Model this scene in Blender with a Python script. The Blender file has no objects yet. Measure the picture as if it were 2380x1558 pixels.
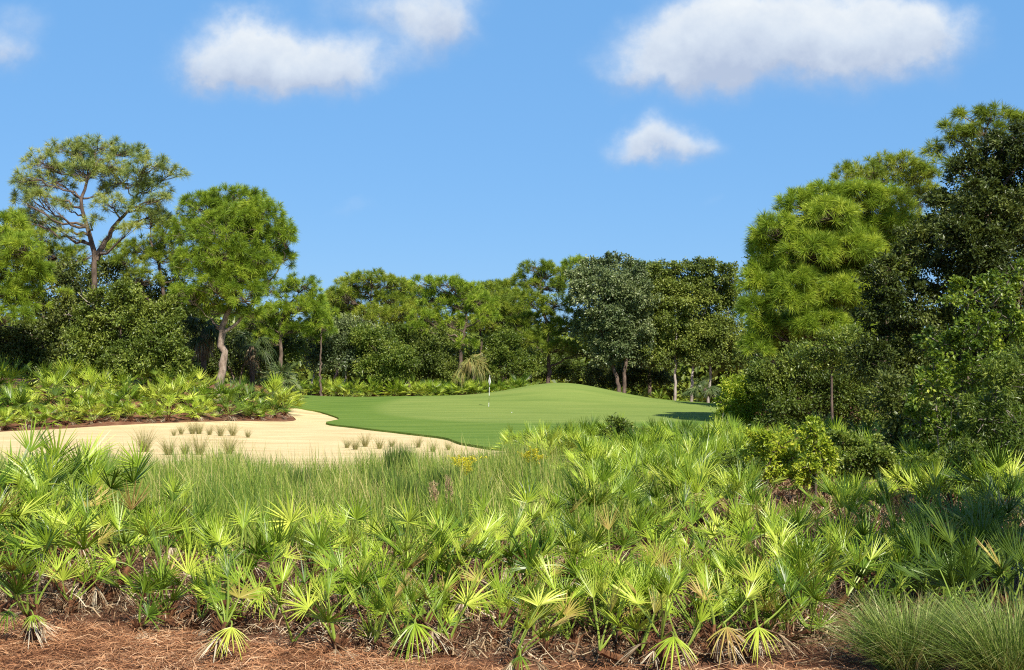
import bpy, math, random
import numpy as np
from mathutils import Vector, Matrix, geometry

SEED = 11
rng = np.random.default_rng(SEED)
random.seed(SEED)
R = math.radians
scene = bpy.context.scene
COL = scene.collection

# ------------------------------------------------------------------ camera
F = 2873.0            # focal length in units of a 2380-wide picture
CX, CY, HZ = 1190.0, 779.0, 885.0
CAMH = 2.3
PITCH = math.atan((HZ - CY) / F)
cam_d = bpy.data.cameras.new('camera')
cam = bpy.data.objects.new('camera', cam_d)
COL.objects.link(cam)
cam.location = (0, 0, CAMH)
cam.rotation_euler = (R(90) + PITCH, 0, 0)
cam_d.sensor_width = 36
cam_d.lens = 36 * F / 2380
cam_d.clip_start = 0.1
cam_d.clip_end = 6000
scene.camera = cam


def at(px, py, Y):
    """world point at depth Y that a photo point looks at"""
    xc, yc = (px - CX) / F, (CY - py) / F
    c, s = math.cos(PITCH), math.sin(PITCH)
    d = np.array([xc, c - yc * s, s + yc * c])
    p = d * (Y / d[1])
    p[2] += CAMH
    return p


# ------------------------------------------------------------------ terrain
def sstep(a, b, x):
    t = np.clip((np.asarray(x, float) - a) / (b - a), 0, 1)
    return t * t * (3 - 2 * t)


def hgt(x, y):
    x = np.asarray(x, float); y = np.asarray(y, float)
    z = 0.9 * sstep(60, 92, y) * (1 - 0.5 * sstep(7, 17, x))
    z = z - 0.5 * sstep(92, 104, y)
    z = z + 1.12 * np.exp(-((x - 3.5) / 3.2) ** 2 / 2 - ((y - 88) / 4.2) ** 2 / 2)
    z = z + 0.25 * np.exp(-((x + 6) / 5) ** 2 / 2 - ((y - 84) / 6) ** 2 / 2)
    # bank of palmettos on the left, behind the sand
    z = z + 1.6 * sstep(57, 68, y) * sstep(-11.0, -20, x) * (1 - 0.8 * sstep(74, 86, y) * sstep(-26, -20, x))
    z = z + 0.03 * np.sin(x * 1.3 + 0.7 * y) * np.cos(0.9 * y - x * 0.4) * sstep(45, 20, y)
    # shallow bowl of the sand
    z = z - 0.14 * np.exp(-((x + 6) / 6) ** 2 / 2 - ((y - 45) / 7) ** 2 / 2)
    return z


def gp(px, py):
    """ground point that a photo point looks at"""
    ys = np.linspace(6, 130, 5000)
    a = at(px, py, 1.0)
    xs = a[0] * ys
    zs = CAMH + (a[2] - CAMH) * ys
    k = np.argmax(zs <= hgt(xs, ys))
    return np.array([xs[k], ys[k], float(hgt(xs[k], ys[k]))])


# ------------------------------------------------------------------ materials
def new_mat(name):
    m = bpy.data.materials.new(name)
    m.use_nodes = True
    nt = m.node_tree
    nt.nodes.clear()
    out = nt.nodes.new('ShaderNodeOutputMaterial')
    return m, nt, out


def N(nt, typ, **kw):
    n = nt.nodes.new(typ)
    for k, v in kw.items():
        if k in n.inputs.keys() if isinstance(k, str) else False:
            n.inputs[k].default_value = v
        else:
            setattr(n, k, v)
    return n


def math_n(nt, op, a, b=None, c=None, clamp=False):
    n = nt.nodes.new('ShaderNodeMath'); n.operation = op; n.use_clamp = clamp
    for i, v in enumerate((a, b, c)):
        if v is None: continue
        if isinstance(v, (int, float)): n.inputs[i].default_value = v
        else: nt.links.new(v, n.inputs[i])
    return n.outputs[0]


def ramp_n(nt, fac, stops, interp='LINEAR'):
    n = nt.nodes.new('ShaderNodeValToRGB')
    cr = n.color_ramp; cr.interpolation = interp
    while len(cr.elements) < len(stops): cr.elements.new(0.5)
    for e, (p, c) in zip(cr.elements, stops):
        e.position = p; e.color = (*c, 1)
    nt.links.new(fac, n.inputs[0])
    return n.outputs[0]


def noise_n(nt, vec, scale, detail=3, rough=0.55, dim='3D'):
    n = nt.nodes.new('ShaderNodeTexNoise'); n.noise_dimensions = dim
    n.inputs['Scale'].default_value = scale
    n.inputs['Detail'].default_value = detail
    n.inputs['Roughness'].default_value = rough
    if vec is not None: nt.links.new(vec, n.inputs['Vector'])
    return n.outputs[0]


def leaf_mat(name, stops, trans=0.3, tcol=(0.3, 0.4, 0.03), rough=0.45, spec=0.35, nscale=0.5, wi=0.35, wo=0.15):
    """leaves: colour varies leaf by leaf, clump by clump and plant by plant; some light passes through"""
    m, nt, out = new_mat(name)
    tc = N(nt, 'ShaderNodeTexCoord')
    nz = noise_n(nt, tc.outputs['Object'], nscale, 2)
    geo = N(nt, 'ShaderNodeNewGeometry')
    oi = N(nt, 'ShaderNodeObjectInfo')
    f = math_n(nt, 'MULTIPLY', math_n(nt, 'SUBTRACT', nz, 0.5), 1.9)
    f = math_n(nt, 'ADD', f, 0.5)
    f = math_n(nt, 'MULTIPLY_ADD', math_n(nt, 'SUBTRACT', geo.outputs['Random Per Island'], 0.5), wi * 2, f)
    f = math_n(nt, 'MULTIPLY_ADD', math_n(nt, 'SUBTRACT', oi.outputs['Random'], 0.5), wo * 2, f, clamp=True)
    c = ramp_n(nt, f, stops)
    p = N(nt, 'ShaderNodeBsdfPrincipled')
    nt.links.new(c, p.inputs['Base Color'])
    p.inputs['Roughness'].default_value = rough
    p.inputs['Specular IOR Level'].default_value = spec
    t = N(nt, 'ShaderNodeBsdfTranslucent')
    mx = N(nt, 'ShaderNodeMix', data_type='RGBA', blend_type='MIX')
    mx.inputs[0].default_value = 0.6
    nt.links.new(c, mx.inputs[6]); mx.inputs[7].default_value = (*tcol, 1)
    nt.links.new(mx.outputs[2], t.inputs['Color'])
    ms = N(nt, 'ShaderNodeMixShader'); ms.inputs[0].default_value = trans
    nt.links.new(p.outputs[0], ms.inputs[1]); nt.links.new(t.outputs[0], ms.inputs[2])
    nt.links.new(ms.outputs[0], out.inputs[0])
    return m


def rough_mat(name, stops, scale, bump=0.3, bscale=None, rough=0.9, stretch=(1, 1, 1), coord='Object', detail=6, spec=0.2, bdist=0.02):
    m, nt, out = new_mat(name)
    tc = N(nt, 'ShaderNodeTexCoord')
    mp = N(nt, 'ShaderNodeMapping'); mp.inputs['Scale'].default_value = stretch
    nt.links.new(tc.outputs[coord], mp.inputs[0])
    nz = noise_n(nt, mp.outputs[0], scale, detail, 0.65)
    c = ramp_n(nt, nz, stops)
    p = N(nt, 'ShaderNodeBsdfPrincipled')
    nt.links.new(c, p.inputs['Base Color'])
    p.inputs['Roughness'].default_value = rough
    p.inputs['Specular IOR Level'].default_value = spec
    if bump:
        b = N(nt, 'ShaderNodeBump'); b.inputs['Strength'].default_value = bump; b.inputs['Distance'].default_value = bdist
        nb = noise_n(nt, mp.outputs[0], bscale or scale * 2, 5, 0.7)
        nt.links.new(nb, b.inputs['Height']); nt.links.new(b.outputs[0], p.inputs['Normal'])
    nt.links.new(p.outputs[0], out.inputs[0])
    return m


def strand_mat(name, stops, rough=0.7, spec=0.2, trans=0.0, tcol=(0.3, 0.3, 0.1)):
    m, nt, out = new_mat(name)
    geo = N(nt, 'ShaderNodeNewGeometry')
    tc = N(nt, 'ShaderNodeTexCoord')
    nz = noise_n(nt, tc.outputs['Object'], 0.9, 2)
    f = math_n(nt, 'MULTIPLY_ADD', math_n(nt, 'SUBTRACT', nz, 0.5), 1.3, geo.outputs['Random Per Island'], clamp=True)
    c = ramp_n(nt, f, stops)
    p = N(nt, 'ShaderNodeBsdfPrincipled')
    nt.links.new(c, p.inputs['Base Color'])
    p.inputs['Roughness'].default_value = rough
    p.inputs['Specular IOR Level'].default_value = spec
    if trans:
        t = N(nt, 'ShaderNodeBsdfTranslucent')
        nt.links.new(c, t.inputs['Color'])
        ms = N(nt, 'ShaderNodeMixShader'); ms.inputs[0].default_value = trans
        nt.links.new(p.outputs[0], ms.inputs[1]); nt.links.new(t.outputs[0], ms.inputs[2])
        nt.links.new(ms.outputs[0], out.inputs[0])
    else:
        nt.links.new(p.outputs[0], out.inputs[0])
    return m


def plain_mat(name, col, rough=0.5):
    m, nt, out = new_mat(name)
    p = N(nt, 'ShaderNodeBsdfPrincipled')
    p.inputs['Base Color'].default_value = (*col, 1)
    p.inputs['Roughness'].default_value = rough
    nt.links.new(p.outputs[0], out.inputs[0])
    return m


M = {}
M['palmetto'] = leaf_mat('palmetto_leaf', [(0, (0.045, 0.10, 0.010)), (0.28, (0.15, 0.25, 0.018)), (0.6, (0.35, 0.47, 0.04)), (1, (0.55, 0.60, 0.09))],
                         trans=0.17, tcol=(0.55, 0.70, 0.03), rough=0.38, spec=0.45, nscale=1.2, wi=0.12, wo=0.42)
M['palmetto_old'] = leaf_mat('fading_palmetto_leaf', [(0, (0.25, 0.24, 0.04)), (0.5, (0.42, 0.36, 0.08)), (1, (0.42, 0.27, 0.10))],
                             trans=0.15, tcol=(0.5, 0.45, 0.05), rough=0.5, spec=0.3, nscale=2.0, wi=0.3, wo=0.32)
M['palmetto_shade_tone'] = leaf_mat('palmetto_leaf_shade_tone', [(0, (0.045, 0.085, 0.012)), (0.5, (0.11, 0.18, 0.02)), (1, (0.22, 0.30, 0.04))],
                              trans=0.2, tcol=(0.25, 0.42, 0.02), rough=0.38, spec=0.45, nscale=1.2, wi=0.10, wo=0.3)  # darker copy of the palmetto leaf; the right corner's shade put into its colour
M['palmetto_stalk'] = leaf_mat('palmetto_stalk', [(0, (0.16, 0.25, 0.03)), (1, (0.34, 0.42, 0.07))], trans=0.1, rough=0.45)
M['dead_leaf'] = strand_mat('dead_frond', [(0, (0.10, 0.055, 0.03)), (0.4, (0.24, 0.16, 0.09)), (0.75, (0.42, 0.33, 0.21)), (1, (0.60, 0.52, 0.38))], trans=0.1)
M['palm_stem'] = rough_mat('palmetto_stem_fibre', [(0.3, (0.035, 0.016, 0.010)), (0.5, (0.13, 0.055, 0.026)), (0.7, (0.27, 0.13, 0.06))], 14, 0.8, 30, stretch=(1, 1, 0.4))
M['needle_bright'] = leaf_mat('pine_needle_bright', [(0, (0.075, 0.135, 0.014)), (0.45, (0.225, 0.34, 0.03)), (1, (0.50, 0.57, 0.06))],
                              trans=0.3, tcol=(0.42, 0.54, 0.04), rough=0.5, spec=0.25, nscale=0.9, wi=0.28)
M['needle_grey'] = leaf_mat('pine_needle_grey', [(0, (0.10, 0.15, 0.035)), (0.5, (0.235, 0.31, 0.08)), (1, (0.48, 0.50, 0.12))],
                            trans=0.25, tcol=(0.3, 0.4, 0.05), rough=0.5, spec=0.25, nscale=0.7, wi=0.25)
M['needle_mid'] = leaf_mat('pine_needle_mid', [(0, (0.075, 0.12, 0.014)), (0.45, (0.20, 0.28, 0.03)), (1, (0.46, 0.49, 0.06))],
                           trans=0.3, tcol=(0.34, 0.45, 0.03), rough=0.5, spec=0.25, nscale=0.8, wi=0.28)
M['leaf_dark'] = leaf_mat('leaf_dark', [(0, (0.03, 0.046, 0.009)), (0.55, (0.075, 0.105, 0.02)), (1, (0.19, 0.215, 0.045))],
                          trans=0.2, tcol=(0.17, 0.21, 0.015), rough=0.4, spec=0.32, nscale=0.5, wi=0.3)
M['leaf_mid'] = leaf_mat('leaf_mid', [(0, (0.04, 0.068, 0.010)), (0.5, (0.105, 0.155, 0.022)), (1, (0.25, 0.30, 0.05))],
                         trans=0.25, tcol=(0.24, 0.31, 0.015), rough=0.4, spec=0.35, nscale=0.5, wi=0.3)
M['leaf_grey'] = leaf_mat('leaf_grey', [(0, (0.04, 0.065, 0.024)), (0.5, (0.115, 0.16, 0.055)), (1, (0.25, 0.29, 0.11))],
                          trans=0.2, tcol=(0.15, 0.22, 0.05), rough=0.4, spec=0.5, nscale=0.4, wi=0.3)
M['leaf_olive'] = leaf_mat('leaf_olive', [(0, (0.05, 0.075, 0.012)), (0.5, (0.14, 0.19, 0.03)), (1, (0.29, 0.33, 0.055))],
                           trans=0.25, tcol=(0.2, 0.27, 0.02), rough=0.45, spec=0.4, nscale=0.4, wi=0.3)
M['leaf_lime'] = leaf_mat('leaf_lime', [(0, (0.11, 0.18, 0.015)), (0.5, (0.31, 0.40, 0.03)), (1, (0.60, 0.60, 0.06))],
                          trans=0.35, tcol=(0.4, 0.55, 0.02), rough=0.4, spec=0.4, nscale=0.8, wi=0.35)
M['leaf_vine'] = leaf_mat('leaf_vine', [(0, (0.05, 0.095, 0.012)), (0.5, (0.14, 0.215, 0.025)), (0.85, (0.30, 0.37, 0.04)), (1, (0.50, 0.52, 0.06))],
                          trans=0.3, tcol=(0.35, 0.48, 0.02), rough=0.4, spec=0.35, nscale=0.9, wi=0.4)
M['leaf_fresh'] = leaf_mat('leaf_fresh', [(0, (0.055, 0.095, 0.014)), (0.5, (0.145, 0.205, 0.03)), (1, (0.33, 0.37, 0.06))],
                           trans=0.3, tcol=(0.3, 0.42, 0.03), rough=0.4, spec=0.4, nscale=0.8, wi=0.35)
M['palm_frond'] = leaf_mat('cabbage_palm_leaf', [(0, (0.05, 0.085, 0.03)), (0.5, (0.11, 0.16, 0.05)), (1, (0.24, 0.27, 0.09))],
                           trans=0.25, tcol=(0.22, 0.3, 0.04), rough=0.4, spec=0.45, nscale=0.8, wi=0.2)
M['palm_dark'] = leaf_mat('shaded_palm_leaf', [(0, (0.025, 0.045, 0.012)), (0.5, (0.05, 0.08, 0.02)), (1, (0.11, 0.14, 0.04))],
                           trans=0.2, tcol=(0.12, 0.18, 0.03), rough=0.45, spec=0.3, nscale=0.8, wi=0.2)  # darker copy of the cabbage palm leaf, with the shade painted into its colour
M['palm_yellow'] = leaf_mat('fading_palm_leaf', [(0, (0.08, 0.12, 0.025)), (0.5, (0.21, 0.24, 0.06)), (1, (0.36, 0.28, 0.09))],
                            trans=0.25, tcol=(0.4, 0.38, 0.05), rough=0.5, spec=0.3, nscale=0.8, wi=0.3)
M['bark_grey'] = rough_mat('pine_bark_pale', [(0.3, (0.10, 0.075, 0.055)), (0.5, (0.28, 0.21, 0.16)), (0.7, (0.42, 0.34, 0.28))], 5, 0.9, 9, stretch=(1, 1, 0.45), bdist=0.05)
M['bark_dark'] = rough_mat('pine_bark_dark', [(0.3, (0.045, 0.035, 0.028)), (0.55, (0.14, 0.10, 0.075)), (0.75, (0.26, 0.2, 0.16))], 5, 0.9, 9, stretch=(1, 1, 0.45), bdist=0.05)
M['bark_white'] = rough_mat('bark_silver', [(0.3, (0.2, 0.16, 0.13)), (0.6, (0.42, 0.37, 0.32))], 4, 0.5, 9, stretch=(1, 1, 0.5))
M['twig'] = rough_mat('twig_bark', [(0.3, (0.10, 0.08, 0.065)), (0.7, (0.26, 0.22, 0.19))], 6, 0.3)
M['tall_grass'] = strand_mat('tall_grass', [(0, (0.07, 0.14, 0.018)), (0.45, (0.19, 0.29, 0.035)), (0.8, (0.33, 0.39, 0.065)), (1, (0.54, 0.47, 0.18))], 0.5, 0.3, 0.25)
M['cord_grass'] = strand_mat('cord_grass', [(0, (0.07, 0.13, 0.02)), (0.5, (0.19, 0.28, 0.045)), (0.8, (0.34, 0.41, 0.10)), (1, (0.54, 0.48, 0.22))], 0.45, 0.4, 0.2)
M['sand_grass'] = strand_mat('bunker_grass', [(0, (0.16, 0.18, 0.05)), (0.5, (0.32, 0.30, 0.11)), (1, (0.55, 0.42, 0.22))], 0.6, 0.2, 0.2)
M['sedge'] = strand_mat('sedge', [(0, (0.05, 0.10, 0.02)), (0.6, (0.10, 0.16, 0.03)), (1, (0.22, 0.26, 0.06))], 0.5, 0.3, 0.2)
M['straw'] = strand_mat('pine_straw', [(0, (0.15, 0.06, 0.025)), (0.45, (0.36, 0.165, 0.075)), (0.8, (0.52, 0.28, 0.14)), (1, (0.68, 0.45, 0.27))], 0.7, 0.25)
M['litter'] = strand_mat('leaf_litter', [(0, (0.035, 0.018, 0.010)), (0.4, (0.13, 0.068, 0.036)), (0.7, (0.27, 0.175, 0.095)), (0.92, (0.40, 0.30, 0.18)), (1, (0.55, 0.46, 0.32))], 0.75, 0.2)
M['yellow'] = strand_mat('goldenrod_flower', [(0, (0.45, 0.42, 0.02)), (1, (0.75, 0.65, 0.05))], 0.7, 0.1, 0.2)
M['plume'] = strand_mat('dry_plume', [(0, (0.32, 0.22, 0.12)), (1, (0.60, 0.44, 0.26))], 0.8, 0.1, 0.2)
M['white'] = plain_mat('white_paint', (0.82, 0.82, 0.82), 0.4)
M['cloth'] = plain_mat('white_nylon', (0.6, 0.6, 0.62), 0.6)
M['black'] = plain_mat('black_paint', (0.012, 0.012, 0.014), 0.4)


# ------------------------------------------------------------------ mesh helpers
class MB:
    """collects polygons, then links them as ONE mesh object"""
    def __init__(s):
        s.v = []; s.f = []; s.m = []; s.n = 0

    def add(s, V, Fc, mi=0):
        V = np.asarray(V, float).reshape(-1, 3); Fc = np.asarray(Fc, int)
        s.v.append(V); s.f.append(Fc + s.n); s.m.append(np.full(len(Fc), mi)); s.n += len(V)

    def tube(s, P, r, sides=6, mi=0, cap=True):
        P = np.asarray(P, float); n = len(P)
        r = np.broadcast_to(np.asarray(r, float), (n,))
        T = np.gradient(P, axis=0); T /= np.linalg.norm(T, axis=1)[:, None] + 1e-9
        ref = np.array([0.31, 0.17, 0.93]) if abs(T[0, 2]) < 0.8 else np.array([0.95, 0.2, 0.1])
        A = np.cross(T, ref); A /= np.linalg.norm(A, axis=1)[:, None] + 1e-9
        B = np.cross(T, A)
        th = np.arange(sides) * 2 * math.pi / sides
        V = P[:, None] + r[:, None, None] * (np.cos(th)[None, :, None] * A[:, None] + np.sin(th)[None, :, None] * B[:, None])
        i = np.arange(n - 1)[:, None] * sides; j = np.arange(sides)[None]; k = (j + 1) % sides
        Q = np.stack([i + j, i + k, i + sides + k, i + sides + j], -1).reshape(-1, 4)
        base = s.n
        s.add(V, Q, mi)
        if cap and sides >= 3:
            for e in (0, n - 1):
                c = s.n
                s.add([P[e]], np.zeros((0, 3), int))
                ring = base + e * sides + np.arange(sides)
                t = np.stack([ring, np.roll(ring, -1), np.full(sides, c)], -1)
                s.f.append(t); s.m.append(np.full(sides, mi))
        return s

    def build(s, name, mats, parent=None, origin=None, smooth=False, link=True):
        me = bpy.data.meshes.new(name)
        V = np.concatenate(s.v) if s.v else np.zeros((0, 3))
        if origin is not None: V = V - np.asarray(origin, float)
        ls = [f.reshape(-1) for f in s.f]
        L = np.concatenate(ls).astype(np.int32)
        cnt = np.concatenate([np.full(len(f), f.shape[1], np.int32) for f in s.f])
        st = np.concatenate([[0], np.cumsum(cnt)[:-1]]).astype(np.int32)
        me.vertices.add(len(V)); me.vertices.foreach_set('co', V.astype(np.float32).ravel())
        me.loops.add(len(L)); me.loops.foreach_set('vertex_index', L)
        me.polygons.add(len(cnt)); me.polygons.foreach_set('loop_start', st); me.polygons.foreach_set('loop_total', cnt)
        if not isinstance(mats, (list, tuple)): mats = [mats]
        for mm in mats: me.materials.append(mm)
        me.polygons.foreach_set('material_index', np.concatenate(s.m).astype(np.int32))
        me.polygons.foreach_set('use_smooth', np.full(len(cnt), smooth))
        me.update(calc_edges=True)
        if not link: return me
        o = bpy.data.objects.new(name, me); COL.objects.link(o)
        if parent is not None: o.parent = parent
        elif origin is not None: o.location = origin
        return o


def link_mesh(name, me, parent=None):
    o = bpy.data.objects.new(name, me); COL.objects.link(o)
    if parent is not None: o.parent = parent
    return o


def tag(o, label=None, cat=None, group=None, kind=None):
    if label: o['label'] = label
    if cat: o['category'] = cat
    if group: o['group'] = group
    if kind: o['kind'] = kind
    return o


def empty(name, loc, label, cat, group=None):
    o = bpy.data.objects.new(name, None); COL.objects.link(o)
    o.location = loc; o.empty_display_size = 0.2
    return tag(o, label, cat, group)


def copy_tree(o, loc, rz=0, sc=1, label=None, group=None):
    r = o.copy(); COL.objects.link(r)
    r.location = loc; r.rotation_euler = (0, 0, rz); r.scale = (sc, sc, sc)
    if label: r['label'] = label
    if group: r['group'] = group
    for ch in list(o.children):
        c = ch.copy(); COL.objects.link(c); c.parent = r
    return r


def unit(v):
    v = np.asarray(v, float)
    return v / (np.linalg.norm(v, axis=-1, keepdims=True) + 1e-9)


def bez(a, b, c, n):
    t = np.linspace(0, 1, n)[:, None]
    return (1 - t) ** 2 * np.asarray(a) + 2 * t * (1 - t) * np.asarray(b) + t * t * np.asarray(c)


# ------------------------------------------------------------------ vegetation shapes
def add_fan(mb, hub, axis, normal, Rr, nseg=20, span=230, cup=0.3, droop=0.1, mi=0, fold=0.95, jit=1.0, wid=1.0, sag=0.0):
    """a palmetto fan: folded blades joined near the hub, free and pointed outside"""
    a = unit(axis); n = unit(np.asarray(normal, float) - np.dot(normal, a) * a); s = np.cross(a, n)
    sp = R(span)
    th = np.linspace(-sp / 2, sp / 2, nseg)
    dth = sp / (nseg - 1)
    ths = th + rng.normal(0, 0.05 * jit, nseg)
    Ls = Rr * (1 - 0.33 * (np.abs(th) / (sp / 2)) ** 2) * rng.uniform(0.88, 1.06, nseg)
    d = np.cos(ths)[:, None] * a + np.sin(ths)[:, None] * s + (cup * (1 - np.cos(ths)) + rng.normal(0, 0.07 * jit, nseg))[:, None] * n
    d = unit(d)
    w = -np.sin(ths)[:, None] * a + np.cos(ths)[:, None] * s
    w = unit(w + rng.normal(0, 0.15 * jit, (nseg, 3)))
    m = unit(np.cross(w, d))
    t = np.array([0.02, 0.31, 0.64, 1.0])
    joined = 0.31 * Ls * math.tan(min(dth, 0.35) / 2) * 1.03 * wid
    hw = np.stack([0.006 * np.ones(nseg) * Rr / 0.45, joined, joined * 0.74, np.full(nseg, 0.0014)], 1)
    P = np.asarray(hub)[None, None] + d[:, None] * (t[None] * Ls[:, None])[..., None]
    dr = droop * Rr * rng.uniform(0.4, 1.6, nseg)
    P[..., 2] -= dr[:, None] * (t[None] ** 2.4)
    if sag: P[..., 2] -= sag * Rr * (np.abs(np.sin(ths / 2)) ** 2)[:, None] * t[None]
    Lf = P - w[:, None] * hw[..., None]
    Rt = P + w[:, None] * hw[..., None]
    Md = P + m[:, None] * (hw * fold)[..., None]
    V = np.stack([Lf, Md, Rt], 2)             # seg, station, 3, xyz
    b = np.arange(nseg)[:, None] * 12
    q = []
    for k in range(3):
        o = k * 3
        q += [b + np.array([o, o + 1, o + 4, o + 3]), b + np.array([o + 1, o + 2, o + 5, o + 4])]
    mb.add(V, np.concatenate(q), mi)


def add_stalk(mb, a, hub, axis, r0=0.010, r1=0.006, mi=1):
    a = np.asarray(a); hub = np.asarray(hub)
    L = np.linalg.norm(hub - a)
    c = hub - unit(axis) * L * 0.55
    c[2] = max(c[2], min(a[2], hub[2]) + 0.02)
    mb.tube(bez(a, c, hub + unit(axis) * 0.01, 6), np.linspace(r0, r1, 6), 4, mi, cap=False)


def blades_mb(mb, B, Hh, lean_dir, lean, width, mi=0, curl=0.5):
    """grass blades: bases B, heights Hh, leaning; three segments each"""
    n = len(B)
    t = np.array([0, 0.35, 0.7, 1.0])
    up = np.array([0, 0, 1.0])
    ld = np.stack([np.cos(lean_dir), np.sin(lean_dir), np.zeros(n)], 1)
    hor = (lean[:, None] * ((1 - curl) * t[None] + curl * t[None] ** 2.2)) * Hh[:, None]
    ver = Hh[:, None] * t[None] * np.sqrt(np.clip(1 - (np.clip(lean, 0, 1.3)[:, None] * 0.62 * t[None]) ** 2, 0.15, 1))
    P = B[:, None] + ld[:, None] * hor[..., None] + up * ver[..., None]
    wa = rng.uniform(0, 2 * math.pi, n)
    wv = np.stack([np.cos(wa), np.sin(wa), np.zeros(n)], 1)
    hw = np.asarray(width)[:, None] * 0.5 * np.array([0.8, 1.0, 0.7, 0])[None]
    Lf = P[:, :3] - wv[:, None] * hw[:, :3, None]
    Rt = P[:, :3] + wv[:, None] * hw[:, :3, None]
    V = np.concatenate([np.stack([Lf, Rt], 2).reshape(n, 6, 3), P[:, 3:4]], 1)
    b = np.arange(n)[:, None] * 7
    base = mb.n
    mb.add(V, np.concatenate([b + np.array([0, 1, 3, 2]), b + np.array([2, 3, 5, 4])]), mi)
    mb.f.append(base + b + np.array([4, 5, 6])); mb.m.append(np.full(n, mi))


def tufts_mb(mb, C, Dr, L, count, width, shoot=0.25, spread=0.9, droop=0.12, mi=0):
    """pine needle tufts: C centres, Dr shoot directions"""
    n = len(C)
    d = unit(Dr[:, None] * 0.55 + rng.normal(0, spread * 0.62, (n, count, 3)))
    base = C[:, None] + Dr[:, None] * (rng.uniform(-0.6, 0.5, (n, count, 1)) * shoot)
    l = L * rng.uniform(0.65, 1.1, (n, count, 1))
    tip = base + d * l
    tip[..., 2] -= droop * l[..., 0]
    mid = base + d * l * 0.5
    w = unit(np.cross(d, rng.normal(0, 1, (n, count, 3)))) * width * 0.5
    V = np.stack([base - w * 0.6, base + w * 0.6, mid + w, tip, mid - w], 2).reshape(-1, 3)
    k = n * count
    b = np.arange(k)[:, None] * 5
    s0 = mb.n
    mb.add(V, b + np.array([0, 1, 2, 4]), mi)
    mb.f.append(s0 + b + np.array([4, 2, 3])); mb.m.append(np.full(k, mi))


def leaves_mb(mb, P, axis, normal, L, W, mi=0):
    """folded diamond leaves"""
    n = len(P)
    a = unit(axis); nn = unit(normal - (normal * a).sum(1, keepdims=True) * a); s = np.cross(a, nn)
    L = np.broadcast_to(L, (n,))[:, None]; W = np.broadcast_to(W, (n,))[:, None]
    tip = P + a * L
    mid = P + a * L * 0.45
    V = np.stack([P, mid + s * W * 0.5 + nn * W * 0.18, tip, mid - s * W * 0.5 + nn * W * 0.18], 1)
    b = np.arange(n)[:, None] * 4
    mb.add(V, np.concatenate([b + np.array([0, 1, 2]), b + np.array([0, 2, 3])]), mi)


def clump_points(cl, D, depth_k, dens_area, shell=(0.55, 1.0), up_bias=0.0, dz_s=None):
    """cl: list of (px, py, rx, ry[, dz]) -> list of centre, radii"""
    out = []
    xs = [c[0] for c in cl]
    half = (max(xs) - min(xs)) / 2 * D / F
    for c in cl:
        dz = c[4] if len(c) > 4 else rng.normal(0, 0.42) * (half if dz_s is None else dz_s)
        dz = float(np.clip(dz, -half if dz_s is None else -2 * dz_s, half if dz_s is None else 2 * dz_s))
        ce = at(c[0], c[1], D + dz)
        k = (D + dz) / F
        rx, rz = c[2] * k, c[3] * k
        out.append((ce, np.array([rx, depth_k * (rx + rz) / 2, rz])))
    return out


def sphere_dirs(n):
    return unit(rng.normal(0, 1, (n, 3)))


def trunk_path(pts, D, n=26, wob=0.05):
    W = np.array([at(p[0], p[1], D + (p[2] if len(p) > 2 else 0)) for p in pts])
    seg = np.concatenate([[0], np.cumsum(np.linalg.norm(np.diff(W, axis=0), axis=1))])
    t = np.linspace(0, seg[-1], n)
    Pp = np.stack([np.interp(t, seg, W[:, i]) for i in range(3)], 1)
    k = np.array([0.25, 0.5, 0.25])
    Q = Pp.copy()
    for _ in range(2):
        Q[1:-1] = k[0] * Q[:-2] + k[1] * Q[1:-1] + k[2] * Q[2:]
    Q[1:-1] += rng.normal(0, wob, (n - 2, 3)) * [1, 1, 0]
    return Q


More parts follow.
